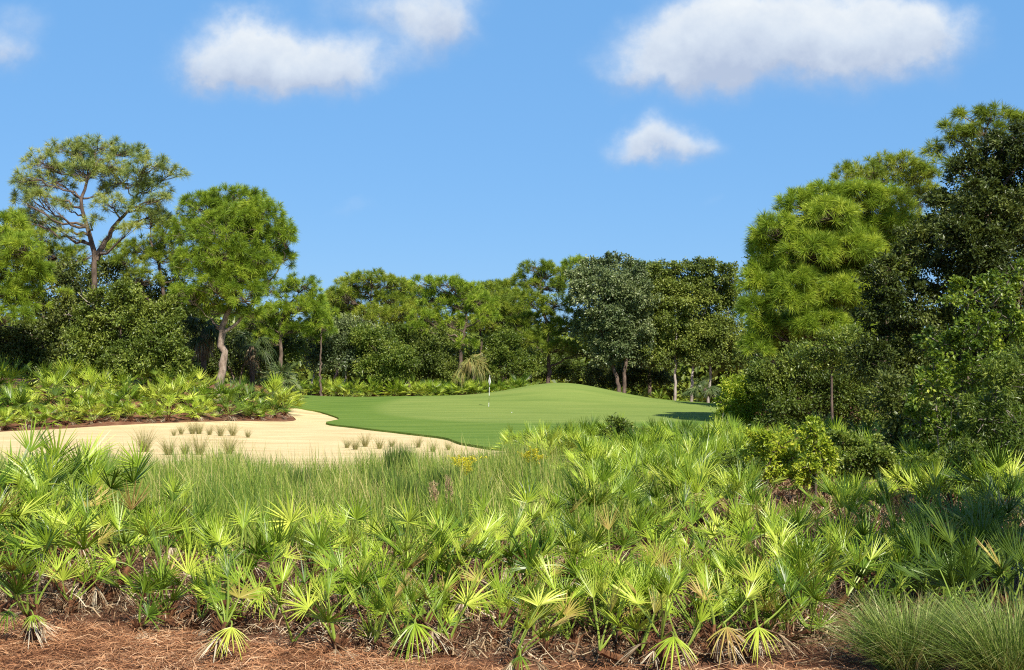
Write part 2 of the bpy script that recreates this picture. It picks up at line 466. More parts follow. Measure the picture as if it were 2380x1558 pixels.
def make_pine(label, D, trunk, r0, r1, clumps, ndens, L=0.45, count=46, width=0.022, mat='needle_bright', bark='bark_dark',
              forks=(), spread=0.9, group=None, name='pine_tree', dz_s=None, twigs=True, dead=()):
    base = at(trunk[0][0], trunk[0][1], D)
    base[2] = float(hgt(base[0], base[1])) - 0.05
    tp = trunk_path(trunk, D)
    tp[0] = base
    root = empty(name, base, label, 'tree', group)
    tb = MB()
    rr = np.linspace(r0, r1, len(tp)) * (1 + 0.05 * rng.normal(0, 1, len(tp)))
    rr[0] *= 1.25
    tb.tube(tp, rr, 9)
    skel = [(tp, rr)]
    for fk, fr0, fr1 in forks:
        fp = trunk_path(fk, D, 16)
        fr = np.linspace(fr0, fr1, 16)
        tb.tube(fp, fr, 7); skel.append((fp, fr))
    SP = np.concatenate([s[0] for s in skel]); SR = np.concatenate([s[1] for s in skel])
    cs = clump_points(clumps, D, 0.85, 0, dz_s=dz_s)
    TC, TD = [], []
    for ce, ra in cs:
        dd = np.linalg.norm(SP - ce, axis=1)
        cost = dd + 1.4 * np.clip(SP[:, 2] - (ce[2] - 0.35 * dd), 0, None)
        k = int(np.argmin(cost)); st = SP[k]
        dist = np.linalg.norm(ce - st)
        ctrl = (st + ce) / 2 + np.array([rng.normal(0, .15), rng.normal(0, .15), rng.uniform(-0.3, 0.25)]) * dist * 0.6
        lp = bez(st, ctrl, ce, 9); lp[1:-1] += rng.normal(0, 0.03 + 0.015 * dist, (7, 3))
        lr = min(SR[k] * 0.75, 0.03 + 0.022 * dist)
        tb.tube(lp, np.linspace(lr, 0.022, 9), 5)
        area = ra[0] * ra[2] * math.pi
        ra = ra * 1.1
        nt_ = max(4, int(area * ndens * 1.0))
        u = sphere_dirs(nt_)
        u[:, 2] = np.where(u[:, 2] < -0.45, -u[:, 2] * 0.7, u[:, 2])
        u = unit(u)
        rad = rng.uniform(0.3, 1.06, (nt_, 1)) ** .5
        pts = ce + u * ra * rad
        TC.append(pts)
        TD.append(unit(u * 0.9 + [0, 0, 0.45] + rng.normal(0, 0.3, (nt_, 3))))
        if twigs:
            src = lp[rng.integers(4, 9, nt_)]
            for q in range(nt_):
                mid = (src[q] + pts[q]) / 2 + rng.normal(0, 0.08, 3) - [0, 0, 0.06]
                tb.tube(bez(src[q], mid, pts[q], 4), np.linspace(0.02, 0.009, 4), 3, cap=False)
    for dpts in dead:                                  # bare dead limbs
        P0 = np.array([at(p[0], p[1], D + (p[2] if len(p) > 2 else 0)) for p in dpts])
        tb.tube(P0, np.linspace(0.05, 0.012, len(P0)), 5, 1)
        for _ in range(3):
            i = rng.integers(0, len(P0) - 1); e = P0[i] + rng.normal(0, 0.45, 3) + (P0[-1] - P0[0]) * 0.2
            tb.tube(bez(P0[i], (P0[i] + e) / 2 + rng.normal(0, .08, 3), e, 4), np.linspace(0.025, 0.006, 4), 4, 1)
    tb.build('trunk', [M[bark], M['bark_white']], root, base, smooth=True)
    nb = MB()
    TC = np.concatenate(TC); TD = np.concatenate(TD)
    tufts_mb(nb, TC, TD, L * 1.08, int(count * 1.8), width * 0.75, shoot=L * 0.22, spread=spread * .9)
    nb.build('crown', M[mat], root, base)
    return root


def crown_leaves(mb, clumps_w, leaf_L, leaf_W, lai, sub_r=0.32, nsub_k=1.0, droop=0.25, inner=0.25):
    for ce, ra in clumps_w:
        area = math.pi * ra[0] * ra[2]
        n = max(40, int(area * lai * 2.1 / (leaf_L * leaf_W * 0.5)))
        rm = (ra[0] + ra[2]) / 2
        ns = max(8, int(26 * nsub_k * (rm / 1.0)))
        u = sphere_dirs(ns); u[:, 2] = np.where(u[:, 2] < -0.6, -u[:, 2], u[:, 2])
        su = u * np.where(rng.uniform(0, 1, (ns, 1)) < .2, rng.uniform(1.0, 1.22, (ns, 1)), rng.uniform(0.6, 1.02, (ns, 1)))
        sr = sub_r * rng.uniform(0.6, 1.4, ns)
        k = rng.integers(0, ns, n)
        off = rng.normal(0, 1, (n, 3)) * 0.55
        p = su[k] + off * sr[k][:, None]
        ni = int(n * inner)
        p[:ni] = sphere_dirs(ni) * rng.uniform(0.1, 0.85, (ni, 1))
        P = ce + p * ra
        outw = unit(p + 1e-6)
        ax = unit(outw * 0.7 + rng.normal(0, 0.7, (n, 3)) - [0, 0, droop])
        nm = unit(outw * 0.45 + [0, 0, 0.55] + rng.normal(0, 0.55, (n, 3)))
        s = rng.uniform(0.65, 1.25, n)
        leaves_mb(mb, P, ax, nm, leaf_L * s, leaf_W * s)


def make_broadleaf(label, D, clumps, leaf, lai, mat, trunks=(), bark='bark_dark', r=0.12, name='broadleaf_tree', cat='tree', group=None,
                   dz_s=None, sub_r=0.32, nsub_k=1.0, branches=True, inner=0.25, droop=0.25, trunk_name='trunk', crown_name='crown'):
    cs = clump_points(clumps, D, 0.9, 0, dz_s=dz_s)
    if trunks:
        b = at(trunks[0][0][0], trunks[0][0][1], D)
    else:
        c0 = np.mean([c[0] for c in cs], axis=0); b = np.array([c0[0], D, 0])
    b[2] = float(hgt(b[0], b[1])) - 0.05
    root = empty(name, b, label, cat, group)
    tb = MB(); SP = []
    for tr in trunks:
        tp = trunk_path(tr, D, 16, 0.03)
        tp[0][2] = float(hgt(tp[0][0], tp[0][1])) - 0.05
        tb.tube(tp, np.linspace(r, r * 0.5, 16), 7); SP.append(tp)
    if not trunks:
        top = np.mean([c[0] for c in cs], axis=0)
        tp = bez(b, (b + top) / 2 + [rng.normal(0, .1), 0, 0], top, 10)
        tb.tube(tp, np.linspace(r, r * 0.45, 10), 6); SP.append(tp)
    SP = np.concatenate(SP)
    if branches:
        for ce, ra in cs:
            k = int(np.argmin(np.linalg.norm(SP - ce, axis=1) + np.clip(SP[:, 2] - ce[2] + 0.3, 0, None)))
            st = SP[k]; dist = np.linalg.norm(ce - st)
            lp = bez(st, (st + ce) / 2 + rng.normal(0, .12, 3) * dist, ce, 7)
            tb.tube(lp, np.linspace(min(r * 0.6, 0.02 + 0.02 * dist), 0.012, 7), 5)
            for q in range(7):
                e = ce + sphere_dirs(1)[0] * ra * rng.uniform(0.7, 1.05)
                tb.tube(bez(ce, (ce + e) / 2 + rng.normal(0, .08, 3) * ra, e, 5), np.linspace(0.016, 0.005, 5), 3, cap=False)
    tb.build(trunk_name, M[bark], root, b, smooth=True)
    mb = MB()
    crown_leaves(mb, cs, leaf[0], leaf[1], lai, sub_r, nsub_k, droop, inner)
    mb.build(crown_name, M[mat], root, b)
    return root


# ------------------------------------------------------------------ the setting
def build_ground():
    xs = np.concatenate([[-3000, -1500, -800, -400, -250, -180], np.arange(-130, 131, 1.0), [180, 250, 400, 800, 1500, 3000]])
    ys = np.concatenate([[-1500, -600, -200, -80, -40], np.arange(-20, 141, 1.0), [160, 200, 300, 500, 900, 1800, 4000]])
    X, Y = np.meshgrid(xs, ys)
    Z = hgt(X, Y)
    V = np.stack([X, Y, Z], -1).reshape(-1, 3)
    nx, ny = len(xs), len(ys)
    i = np.arange(ny - 1)[:, None] * nx + np.arange(nx - 1)[None]
    Q = np.stack([i, i + 1, i + nx + 1, i + nx], -1).reshape(-1, 4)
    mb = MB(); mb.add(V, Q)
    m = rough_mat('forest_floor', [(0.25, (0.055, 0.025, 0.014)), (0.45, (0.15, 0.065, 0.035)), (0.6, (0.23, 0.115, 0.065)), (0.78, (0.34, 0.22, 0.13))],
                  2.2, 0.9, 16, detail=9, bdist=0.04)
    tag(mb.build('ground', m, smooth=True), kind='structure')


def region(name, poly, off, skirt, mat, step):
    """a sheet that follows the terrain inside an outline, with a small step down at its edge"""
    out = []
    P = np.asarray(poly, float)
    for a, b in zip(P, np.roll(P, -1, 0)):
        k = max(1, int(np.linalg.norm(b - a) / step))
        for t in range(k): out.append(a + (b - a) * t / k)
    out = np.array(out); n = len(out)
    # smooth outline a little
    for _ in range(2): out = 0.25 * np.roll(out, 1, 0) + 0.5 * out + 0.25 * np.roll(out, -1, 0)
    out += rng.normal(0, 0.02, out.shape)
    x0, y0 = out.min(0); x1, y1 = out.max(0)
    gx, gy = np.meshgrid(np.arange(x0, x1, step), np.arange(y0, y1, step))
    G = np.stack([gx, gy], -1).reshape(-1, 2) + rng.normal(0, 0.01, (gx.size, 2))
    # inside test
    ins = np.zeros(len(G), bool)
    for (ax, ay), (bx, by) in zip(out, np.roll(out, -1, 0)):
        c = ((ay > G[:, 1]) != (by > G[:, 1]))
        with np.errstate(divide='ignore', invalid='ignore'):
            c &= G[:, 0] < (bx - ax) * (G[:, 1] - ay) / (by - ay) + ax
        ins ^= c
    G = G[ins]
    dmin = np.full(len(G), 1e9)
    for q in out: dmin = np.minimum(dmin, np.hypot(G[:, 0] - q[0], G[:, 1] - q[1]))
    G = G[dmin > step * 0.45]
    allp = [Vector(p) for p in np.concatenate([out, G])]
    edges = [(i, (i + 1) % n) for i in range(n)]
    vs, es, fs, *_ = geometry.delaunay_2d_cdt(allp, edges, [list(range(n))], 1, 1e-5)
    V2 = np.array([[v.x, v.y] for v in vs])
    V = np.column_stack([V2, hgt(V2[:, 0], V2[:, 1]) + off])
    Fs = np.array([f for f in fs if len(f) == 3])
    # faces up
    A = V2[Fs]; cr = (A[:, 1, 0] - A[:, 0, 0]) * (A[:, 2, 1] - A[:, 0, 1]) - (A[:, 1, 1] - A[:, 0, 1]) * (A[:, 2, 0] - A[:, 0, 0])
    Fs[cr < 0] = Fs[cr < 0][:, ::-1]
    mb = MB(); mb.add(V, Fs)
    top = np.column_stack([out, hgt(out[:, 0], out[:, 1]) + off]); bot = top - [0, 0, skirt]
    i = np.arange(n); j = (i + 1) % n
    mb.add(np.concatenate([top, bot]), np.stack([i, j, j + n, i + n], -1))
    return tag(mb.build(name, mat, smooth=True), kind='structure')


build_ground()

# sand
sand_px = [(-160, 1024), (0, 1006), (150, 998), (300, 990), (450, 985), (600, 982), (692, 982), (684, 972), (668, 962), (664, 953), (690, 949), (760, 957),
           (900, 990), (1080, 1030), (1190, 1048), (1160, 1075), (1000, 1105), (500, 1112), (-160, 1112)]
sand_xy = [gp(*p)[:2] for p in sand_px]
m, nt, out = new_mat('bunker_sand')
tc = N(nt, 'ShaderNodeTexCoord')
mp = N(nt, 'ShaderNodeMapping'); mp.inputs['Scale'].default_value = (0.35, 1.6, 1); mp.inputs['Rotation'].default_value = (0, 0, 0.2)
nt.links.new(tc.outputs['Object'], mp.inputs[0])
n1 = noise_n(nt, mp.outputs[0], 0.9, 6, 0.6); n2 = noise_n(nt, tc.outputs['Object'], 9, 5, 0.7)
c = ramp_n(nt, n1, [(0.3, (0.50, 0.375, 0.19)), (0.5, (0.64, 0.50, 0.27)), (0.7, (0.73, 0.59, 0.34))])
p = N(nt, 'ShaderNodeBsdfPrincipled'); p.inputs['Roughness'].default_value = 0.95; p.inputs['Specular IOR Level'].default_value = 0.1
nt.links.new(c, p.inputs['Base Color'])
wv = N(nt, 'ShaderNodeTexWave'); wv.inputs['Scale'].default_value = 1.1; wv.inputs['Distortion'].default_value = 6; wv.inputs['Detail'].default_value = 3; wv.bands_direction = 'Y'
nt.links.new(mp.outputs[0], wv.inputs[0])
hsum = math_n(nt, 'MULTIPLY_ADD', wv.outputs[1], 0.5, math_n(nt, 'MULTIPLY_ADD', n2, 0.8, n1))
b = N(nt, 'ShaderNodeBump'); b.inputs['Strength'].default_value = 0.55; b.inputs['Distance'].default_value = 0.07
nt.links.new(hsum, b.inputs['Height']); nt.links.new(b.outputs[0], p.inputs['Normal'])
nt.links.new(p.outputs[0], out.inputs[0])
region('bunker_sand', sand_xy, 0.05, 0.25, m, 0.8)

# mown grass of the green
green_px = [(668, 950), (700, 951), (735, 959), (770, 970), (800, 981), (770, 984), (744, 986), (750, 990), (800, 996), (870, 1005), (950, 1014), (1040, 1025), (1056, 1034), (1075, 1039), (1120, 1047), (1190, 1056)]
green_xy = [gp(*p)[:2] for p in green_px]
green_xy += [np.array(q) for q in ((3.5, 38), (8, 43), (11, 56), (13.3, 72), (14.6, 86), (14.8, 92), (10, 93.6), (3, 94.2), (-10, 93.4), (-16, 93), (-18, 90))]
m, nt, out = new_mat('mown_turf')
tc = N(nt, 'ShaderNodeTexCoord')
ob = tc.outputs['Object']
mp = N(nt, 'ShaderNodeMapping'); mp.inputs['Scale'].default_value = (0.12, 0.6, 0.12); mp.inputs['Rotation'].default_value = (0, 0, 0.25)
nt.links.new(ob, mp.inputs[0])
n1 = noise_n(nt, mp.outputs[0], 1.4, 4, 0.6); n2 = noise_n(nt, ob, 30, 3, 0.7)
sx = N(nt, 'ShaderNodeSeparateXYZ'); nt.links.new(ob, sx.inputs[0])
# putting surface: cut shorter, paler
dx = math_n(nt, 'DIVIDE', math_n(nt, 'SUBTRACT', sx.outputs[0], 3.0), 11.5)
dy = math_n(nt, 'DIVIDE', math_n(nt, 'SUBTRACT', sx.outputs[1], 77.0), 15.0)
rr = math_n(nt, 'ADD', math_n(nt, 'MULTIPLY', dx, dx), math_n(nt, 'MULTIPLY', dy, dy))
rr = math_n(nt, 'MULTIPLY_ADD', math_n(nt, 'SUBTRACT', n1, 0.5), 0.5, rr)
mr = N(nt, 'ShaderNodeMapRange'); mr.inputs[1].default_value = 0.85; mr.inputs[2].default_value = 1.05; mr.inputs[3].default_value = 1; mr.inputs[4].default_value = 0
nt.links.new(rr, mr.inputs[0])
st = math_n(nt, 'SINE', math_n(nt, 'MULTIPLY', math_n(nt, 'ADD', sx.outputs[1], math_n(nt, 'MULTIPLY', sx.outputs[0], -0.3)), 3.6))
f = math_n(nt, 'MULTIPLY_ADD', st, 0.018, n1)
f = math_n(nt, 'MULTIPLY_ADD', math_n(nt, 'SUBTRACT', n2, 0.5), 0.35, f)
ca = ramp_n(nt, f, [(0.25, (0.085, 0.155, 0.026)), (0.5, (0.12, 0.195, 0.034)), (0.75, (0.17, 0.24, 0.048))])
cb = ramp_n(nt, f, [(0.25, (0.14, 0.205, 0.045)), (0.5, (0.18, 0.245, 0.056)), (0.75, (0.225, 0.275, 0.07))])
mx = N(nt, 'ShaderNodeMix', data_type='RGBA')
nt.links.new(mr.outputs[0], mx.inputs[0]); nt.links.new(ca, mx.inputs[6]); nt.links.new(cb, mx.inputs[7])
p = N(nt, 'ShaderNodeBsdfPrincipled'); p.inputs['Roughness'].default_value = 0.9; p.inputs['Specular IOR Level'].default_value = 0.08
nt.links.new(mx.outputs[2], p.inputs['Base Color'])
b = N(nt, 'ShaderNodeBump'); b.inputs['Strength'].default_value = 0.5; b.inputs['Distance'].default_value = 0.03
nt.links.new(n2, b.inputs['Height']); nt.links.new(b.outputs[0], p.inputs['Normal'])
nt.links.new(p.outputs[0], out.inputs[0])
region('putting_green', green_xy, 0.14, 0.25, m, 0.9)


def on_green(px, py):
    """point of the turf, which lies 0.14 above the terrain, that a photo point looks at"""
    ys = np.linspace(30, 100, 7000); a = at(px, py, 1.0)
    xs = a[0] * ys; zs = CAMH + (a[2] - CAMH) * ys
    k = np.argmax(zs <= hgt(xs, ys) + 0.14)
    return np.array([xs[k], ys[k], float(hgt(xs[k], ys[k])) + 0.14])


# ------------------------------------------------------------------ flag, ball
fb = on_green(1136, 945.5)
root = empty('flagstick', fb, 'flagstick in the hole on the green with a limp white flag and banded pole', 'golf flag')
mb = MB()
top = np.array([0.06, 0, 1.93])
for a, b_, mi in ((0.0, 0.24, 0), (0.24, 0.68, 1), (0.68, 1.2, 0), (1.2, 1.72, 1), (1.72, 1.95, 0)):
    mb.tube([top * (a / 1.93), top * ((a + b_) / 2 / 1.93), top * (b_ / 1.93)], 0.0105, 8, mi)
mb.tube([top * 1.0, top * 1.012], [0.022, 0.012], 8, 0)
mb.build('pole', [M['white'], M['black']], root, smooth=True)
mb = MB()                                       # limp flag hanging in folds
nu, nv = 11, 12
U, Vv = np.meshgrid(np.linspace(0, 1, nu), np.linspace(0, 1, nv))
prof = np.interp(Vv, [0, 0.25, 0.55, 0.72, 0.85, 1], [0.02, 0.11, 0.22, 0.20, 0.08, 0.05])
X = 0.055 + (0.5 - U) * prof * .65
Yq = -0.02 + 0.035 * np.sin(U * 11 + Vv * 2) * (0.3 + Vv)
Zq = 1.93 - Vv * 0.60 - 0.05 * np.abs(U - 0.5)
i = np.arange(nv - 1)[:, None] * nu + np.arange(nu - 1)[None]
mb.add(np.stack([X, Yq, Zq], -1), np.stack([i, i + 1, i + nu + 1, i + nu], -1).reshape(-1, 4))
mb.build('flag', M['cloth'], root, smooth=True)
mb = MB(); mb.tube([[0, 0, 0.004], [0, 0, 0.006]], 0.054, 14); mb.build('cup', M['black'], root)  # flat black disc on the turf; the hole's inner shade put into colour

bp_ = on_green(1189.5, 960)
import bmesh
bm = bmesh.new(); bmesh.ops.create_icosphere(bm, subdivisions=3, radius=0.0245)
for v in bm.verts:                              # dimples
    v.co *= 1 - 0.02 * (0.5 + 0.5 * math.sin(v.co.x * 900) * math.sin(v.co.y * 900) * math.sin(v.co.z * 900))
me = bpy.data.meshes.new('golf_ball'); bm.to_mesh(me); bm.free(); me.materials.append(M['white'])
o = link_mesh('golf_ball', me); o.location = (bp_[0], bp_[1], bp_[2] + 0.024)
tag(o, 'white golf ball lying on the green to the right of the flagstick', 'golf ball')


# ------------------------------------------------------------------ pines, left
make_pine('tall airy pine with open greyish crown and forked dark trunk', 68,
          [(222, 930), (217, 780), (219, 660), (224, 600), (214, 560), (192, 505), (188, 470), (200, 420), (225, 380)], 0.26, 0.06,
          [(58, 418, 26, 20), (100, 380, 42, 32), (160, 352, 48, 26), (228, 346, 55, 24), (296, 362, 48, 26), (345, 384, 42, 26), (398, 406, 32, 24),
           (130, 425, 52, 34), (205, 410, 55, 34), (285, 425, 52, 34), (352, 445, 40, 28), (325, 485, 44, 26), (92, 465, 38, 28), (255, 478, 40, 26),
           (70, 505, 32, 26), (375, 470, 28, 20), (150, 480, 34, 22), (200, 375, 40, 24), (260, 390, 40, 24), (165, 400, 40, 24), (320, 415, 36, 22), (112, 520, 36, 18), (55, 465, 28, 20), (215, 515, 26, 14), (305, 535, 34, 16), (160, 550, 28, 14), (365, 505, 30, 18), (255, 445, 30, 16), (70, 440, 30, 20)],
          13, L=0.42, count=40, width=0.02, mat='needle_grey', forks=[([(224, 605), (238, 570), (262, 532), (296, 492), (320, 450)], 0.17, 0.05)],
          dz_s=2.2)
make_pine('rounded bright green pine with bent pale trunk beside the bunker', 68,
          [(506, 905), (520, 850), (524, 822), (512, 795), (521, 752), (540, 700), (545, 620), (540, 540)], 0.24, 0.07,
          [(476, 492, 58, 42), (548, 470, 70, 32), (606, 505, 50, 42), (446, 545, 45, 42), (530, 550, 80, 55), (612, 580, 52, 50), (664, 552, 28, 36),
           (658, 606, 28, 26), (465, 620, 60, 45), (545, 635, 60, 45), (432, 690, 40, 24), (500, 700, 60, 30), (562, 690, 42, 36), (600, 640, 34, 30), (520, 728, 60, 16), (580, 730, 30, 14), (520, 600, 60, 40, -1.2), (560, 655, 50, 40, -1.0), (500, 670, 50, 36, -1.1), (590, 610, 50, 40, -.8), (550, 520, 60, 40, -1)],
          22, L=0.42, count=46, width=0.022, mat='needle_bright', bark='bark_grey', forks=[([(517, 775), (545, 755), (590, 700), (640, 640), (660, 605)], 0.1, 0.04),
                                                                       ([(514, 770), (502, 757), (490, 740)], 0.07, 0.03)], dz_s=1.3)
make_pine('yellow green pine cut by the left edge of the photo', 62,
          [(-110, 930), (-90, 780), (-60, 640), (-40, 560)], 0.26, 0.09,
          [(10, 530, 55, 32), (-20, 580, 80, 50), (58, 585, 42, 36), (25, 640, 75, 45), (86, 640, 32, 34), (-10, 690, 70, 42), (62, 700, 48, 34), (25, 738, 50, 20), (-70, 620, 70, 70)],
          20, L=0.45, count=46, width=0.022, mat='needle_bright', dz_s=1.4)
make_pine('pine with leaning dark trunk between the airy pine and the rounded pine', 76,
          [(392, 930), (385, 720), (372, 620), (350, 560)], 0.2, 0.06,
          [(350, 515, 40, 28), (385, 545, 36, 34), (335, 585, 45, 30), (300, 610, 40, 30), (372, 610, 42, 34), (330, 655, 45, 26), (400, 580, 28, 36), (420, 640, 30, 24)],
          15, L=0.42, mat='needle_mid', dz_s=1.3, forks=[([(385, 735), (340, 690), (300, 640)], 0.08, 0.04)])
make_pine('dull green pine behind the airy pine at far left', 80,
          [(105, 930), (100, 700), (90, 560)], 0.2, 0.06,
          [(60, 540, 38, 28), (100, 560, 45, 35), (130, 600, 45, 34), (90, 620, 48, 36), (150, 640, 38, 30), (175, 600, 30, 30), (40, 510, 24, 24), (265, 580, 34, 24), (250, 620, 40, 24)],
          13, L=0.42, mat='needle_mid', dz_s=1.5)
make_pine('low spreading yellow pine right of the rounded pine', 82,
          [(660, 925), (650, 800), (655, 720), (690, 690)], 0.17, 0.05,
          [(640, 680, 45, 26), (700, 668, 42, 26), (728, 705, 30, 28), (690, 720, 48, 28), (735, 745, 24, 26), (640, 730, 42, 28), (600, 755, 36, 24), (690, 765, 34, 22), (615, 790, 30, 18)],
          17, L=0.42, mat='needle_bright', dz_s=1.2)
# drooping low tufts in front of the left shrubs
make_pine('small drooping pine sapling hanging over the left palmettos', 67,
          [(150, 960), (170, 830), (205, 780)], 0.05, 0.02, [(215, 838, 28, 12), (205, 800, 20, 14), (150, 690, 16, 14), (340, 770, 16, 12)], 14, L=0.4, mat='needle_bright',
          dead=[[(232, 715), (190, 740), (165, 735), (150, 720)], [(232, 715), (200, 700), (180, 680)], [(190, 740), (205, 770), (206, 800)]], dz_s=0.3)

# ------------------------------------------------------------------ pines and trees, far row
make_pine('wide pine rising behind the left end of the green', 102,
          [(884, 925), (880, 800), (870, 740), (862, 690)], 0.2, 0.07,
          [(792, 690, 32, 30), (820, 660, 36, 22), (862, 650, 48, 20), (908, 668, 36, 24), (845, 690, 50, 24), (905, 705, 45, 24), (865, 740, 52, 26), (935, 735, 30, 24), (810, 720, 34, 22)],
          13, L=0.48, count=34, width=0.032, mat='needle_mid', dz_s=1.6, forks=[([(880, 780), (905, 765), (930, 740)], 0.07, 0.03)])
make_pine('yellow tipped pine with straight trunk beside the drooping cabbage palm', 98,
          [(1069, 920), (1070, 850), (1074, 790), (1085, 750), (1080, 700)], 0.2, 0.07,
          [(985, 662, 30, 18), (1035, 664, 48, 20), (1085, 684, 42, 24), (1005, 698, 46, 24), (1062, 715, 55, 28), (1118, 708, 34, 26), (985, 740, 36, 20), (1040, 752, 50, 20), (1130, 735, 26, 24), (1085, 800, 26, 14), (970, 765, 24, 16)],
          14, L=0.48, count=34, width=0.032, mat='needle_bright', dz_s=1.5)
make_pine('dark green pine filling the gap behind the yellow tipped pine', 112,
          [(1165, 925), (1165, 800), (1170, 720)], 0.2, 0.07,
          [(1145, 670, 34, 16), (1185, 672, 38, 20), (1160, 705, 48, 26), (1195, 740, 36, 26), (1135, 745, 36, 28), (1170, 780, 40, 24)],
          14, L=0.5, count=34, width=0.034, mat='needle_mid', dz_s=1.6)
make_pine('tallest pine of the far row above the mound', 100,
          [(1274, 920), (1276, 800), (1268, 740), (1256, 690), (1258, 650)], 0.2, 0.06,
          [(1248, 624, 42, 16), (1284, 640, 34, 20), (1225, 655, 34, 20), (1265, 672, 48, 24), (1228, 705, 44, 24), (1290, 712, 40, 28), (1195, 755, 30, 16), (1250, 748, 50, 24), (1305, 768, 40, 28), (1350, 825, 44, 14), (1300, 810, 40, 20), (1225, 795, 40, 22)],
          14, L=0.48, count=34, width=0.032, mat='needle_mid', dz_s=1.6, forks=[([(1275, 830), (1240, 800), (1200, 765)], 0.08, 0.03)])
make_broadleaf('grey green broadleaf tree with ragged top behind the mound', 96,
               [(1345, 640, 28, 22), (1385, 625, 34, 24), (1425, 610, 34, 20), (1465, 632, 36, 26), (1400, 670, 62, 38), (1470, 690, 50, 42), (1350, 690, 36, 36), (1420, 740, 62, 42), (1365, 755, 36, 36), (1480, 760, 44, 42), (1430, 805, 52, 36), (1490, 830, 36, 34), (1400, 840, 34, 22), (1440, 700, 60, 60), (1430, 780, 60, 60)],
               (0.2, 0.11), 4.0, 'leaf_grey', trunks=[[(1440, 905), (1425, 850), (1400, 780)], [(1450, 905), (1455, 830), (1460, 760)]], r=0.16, dz_s=1.6, sub_r=0.21, nsub_k=1.3)
make_broadleaf('olive green broadleaf tree on pale slender trunks beside the right end of the green', 97,
               [(1530, 632, 34, 20), (1580, 625, 36, 16), (1635, 622, 32, 22), (1690, 640, 28, 26), (1560, 670, 50, 34), (1630, 680, 52, 40), (1695, 700, 36, 46), (1550, 740, 48, 40), (1615, 755, 52, 40), (1680, 780, 42, 42), (1560, 810, 48, 34), (1630, 830, 50, 30), (1700, 840, 36, 30), (1600, 700, 80, 50), (1640, 790, 80, 50), (1540, 690, 40, 40), (1515, 760, 36, 50), (1520, 830, 40, 40)],
               (0.2, 0.10), 4.4, 'leaf_olive', trunks=[[(1568, 945), (1569, 880), (1572, 780)], [(1606, 945), (1609, 880), (1615, 780)], [(1645, 945), (1649, 890), (1655, 800)]],
               bark='bark_white', r=0.13, dz_s=1.5, sub_r=0.21, nsub_k=1.3)

make_pine('broad pine filling the skyline between the wide pine and the yellow tipped pine', 110,
          [(950, 925), (950, 800), (945, 700)], 0.18, 0.06, [(935, 675, 36, 20), (960, 690, 36, 24), (930, 715, 44, 26), (975, 725, 40, 26), (950, 760, 46, 24), (905, 740, 36, 24)], 15, L=0.5, count=34, width=0.034, mat='needle_mid', dz_s=1.3)
make_pine('broad pine filling the skyline left of the tallest pine', 108,
          [(1120, 925), (1118, 800), (1115, 720)], 0.18, 0.06, [(1095, 690, 36, 22), (1130, 682, 34, 20), (1110, 720, 46, 26), (1150, 715, 36, 26), (1100, 760, 44, 26), (1190, 700, 34, 26), (1205, 735, 30, 26)], 15, L=0.5, count=34, width=0.034, mat='needle_mid', dz_s=1.3)
make_pine('short pine between the spreading yellow pine and the wide pine', 106,
          [(780, 925), (782, 800), (785, 730)], 0.16, 0.05, [(765, 705, 30, 22), (795, 700, 30, 22), (780, 730, 44, 26), (825, 740, 36, 26), (760, 760, 36, 24), (805, 765, 40, 24)], 15, L=0.5, count=34, width=0.034, mat='needle_bright', dz_s=1.2)
make_pine('rounded pine top showing behind the grey and the olive broadleaf trees', 110,
          [(1510, 925), (1508, 780), (1505, 680)], 0.18, 0.06, [(1490, 630, 36, 18), (1525, 640, 36, 20), (1505, 660, 46, 26), (1520, 700, 40, 30), (1340, 620, 30, 22), (1330, 660, 36, 26)], 15, L=0.5, count=34, width=0.034, mat='needle_bright', dz_s=1.2)

# understory of the far row
make_broadleaf('grey green shrubby tree in front of the far pines left of the green', 97,
               [(760, 790, 46, 44), (810, 770, 46, 34), (740, 840, 40, 34), (800, 830, 50, 38), (860, 800, 40, 40), (720, 800, 26, 30), (845, 850, 44, 30)],
               (0.2, 0.1), 3, 'leaf_grey', trunks=[[(722, 900), (735, 850), (750, 820)], [(800, 900), (805, 850), (810, 800)]], bark='bark_white', r=0.08, dz_s=1.2, name='understory_tree')
make_broadleaf('dark green understory tree below the wide pine', 100,
               [(900, 830, 44, 40), (930, 790, 34, 34), (950, 840, 34, 36), (890, 870, 40, 22)], (0.2, 0.1), 3, 'leaf_mid', r=0.08, dz_s=1.0, name='understory_tree')
make_broadleaf('brownish understory tree left of the drooping cabbage palm', 104,
               [(985, 800, 34, 30), (1010, 845, 34, 38), (1040, 815, 30, 34), (975, 860, 28, 28)], (0.2, 0.09), 2.6, 'leaf_olive', r=0.08, dz_s=1.0, name='understory_tree')
make_broadleaf('dim understory tree below the tallest pine', 106,
               [(1180, 835, 40, 36), (1225, 850, 44, 36), (1280, 855, 40, 32), (1330, 860, 36, 30), (1150, 860, 30, 30)], (0.2, 0.09), 2.4, 'leaf_mid', r=0.08, dz_s=1.2, name='understory_tree')
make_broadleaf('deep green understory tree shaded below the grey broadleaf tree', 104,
               [(1400, 880, 50, 30), (1470, 880, 50, 34), (1530, 870, 40, 40)], (0.2, 0.09), 2.6, 'leaf_dark', r=0.08, dz_s=1.0, name='understory_tree')

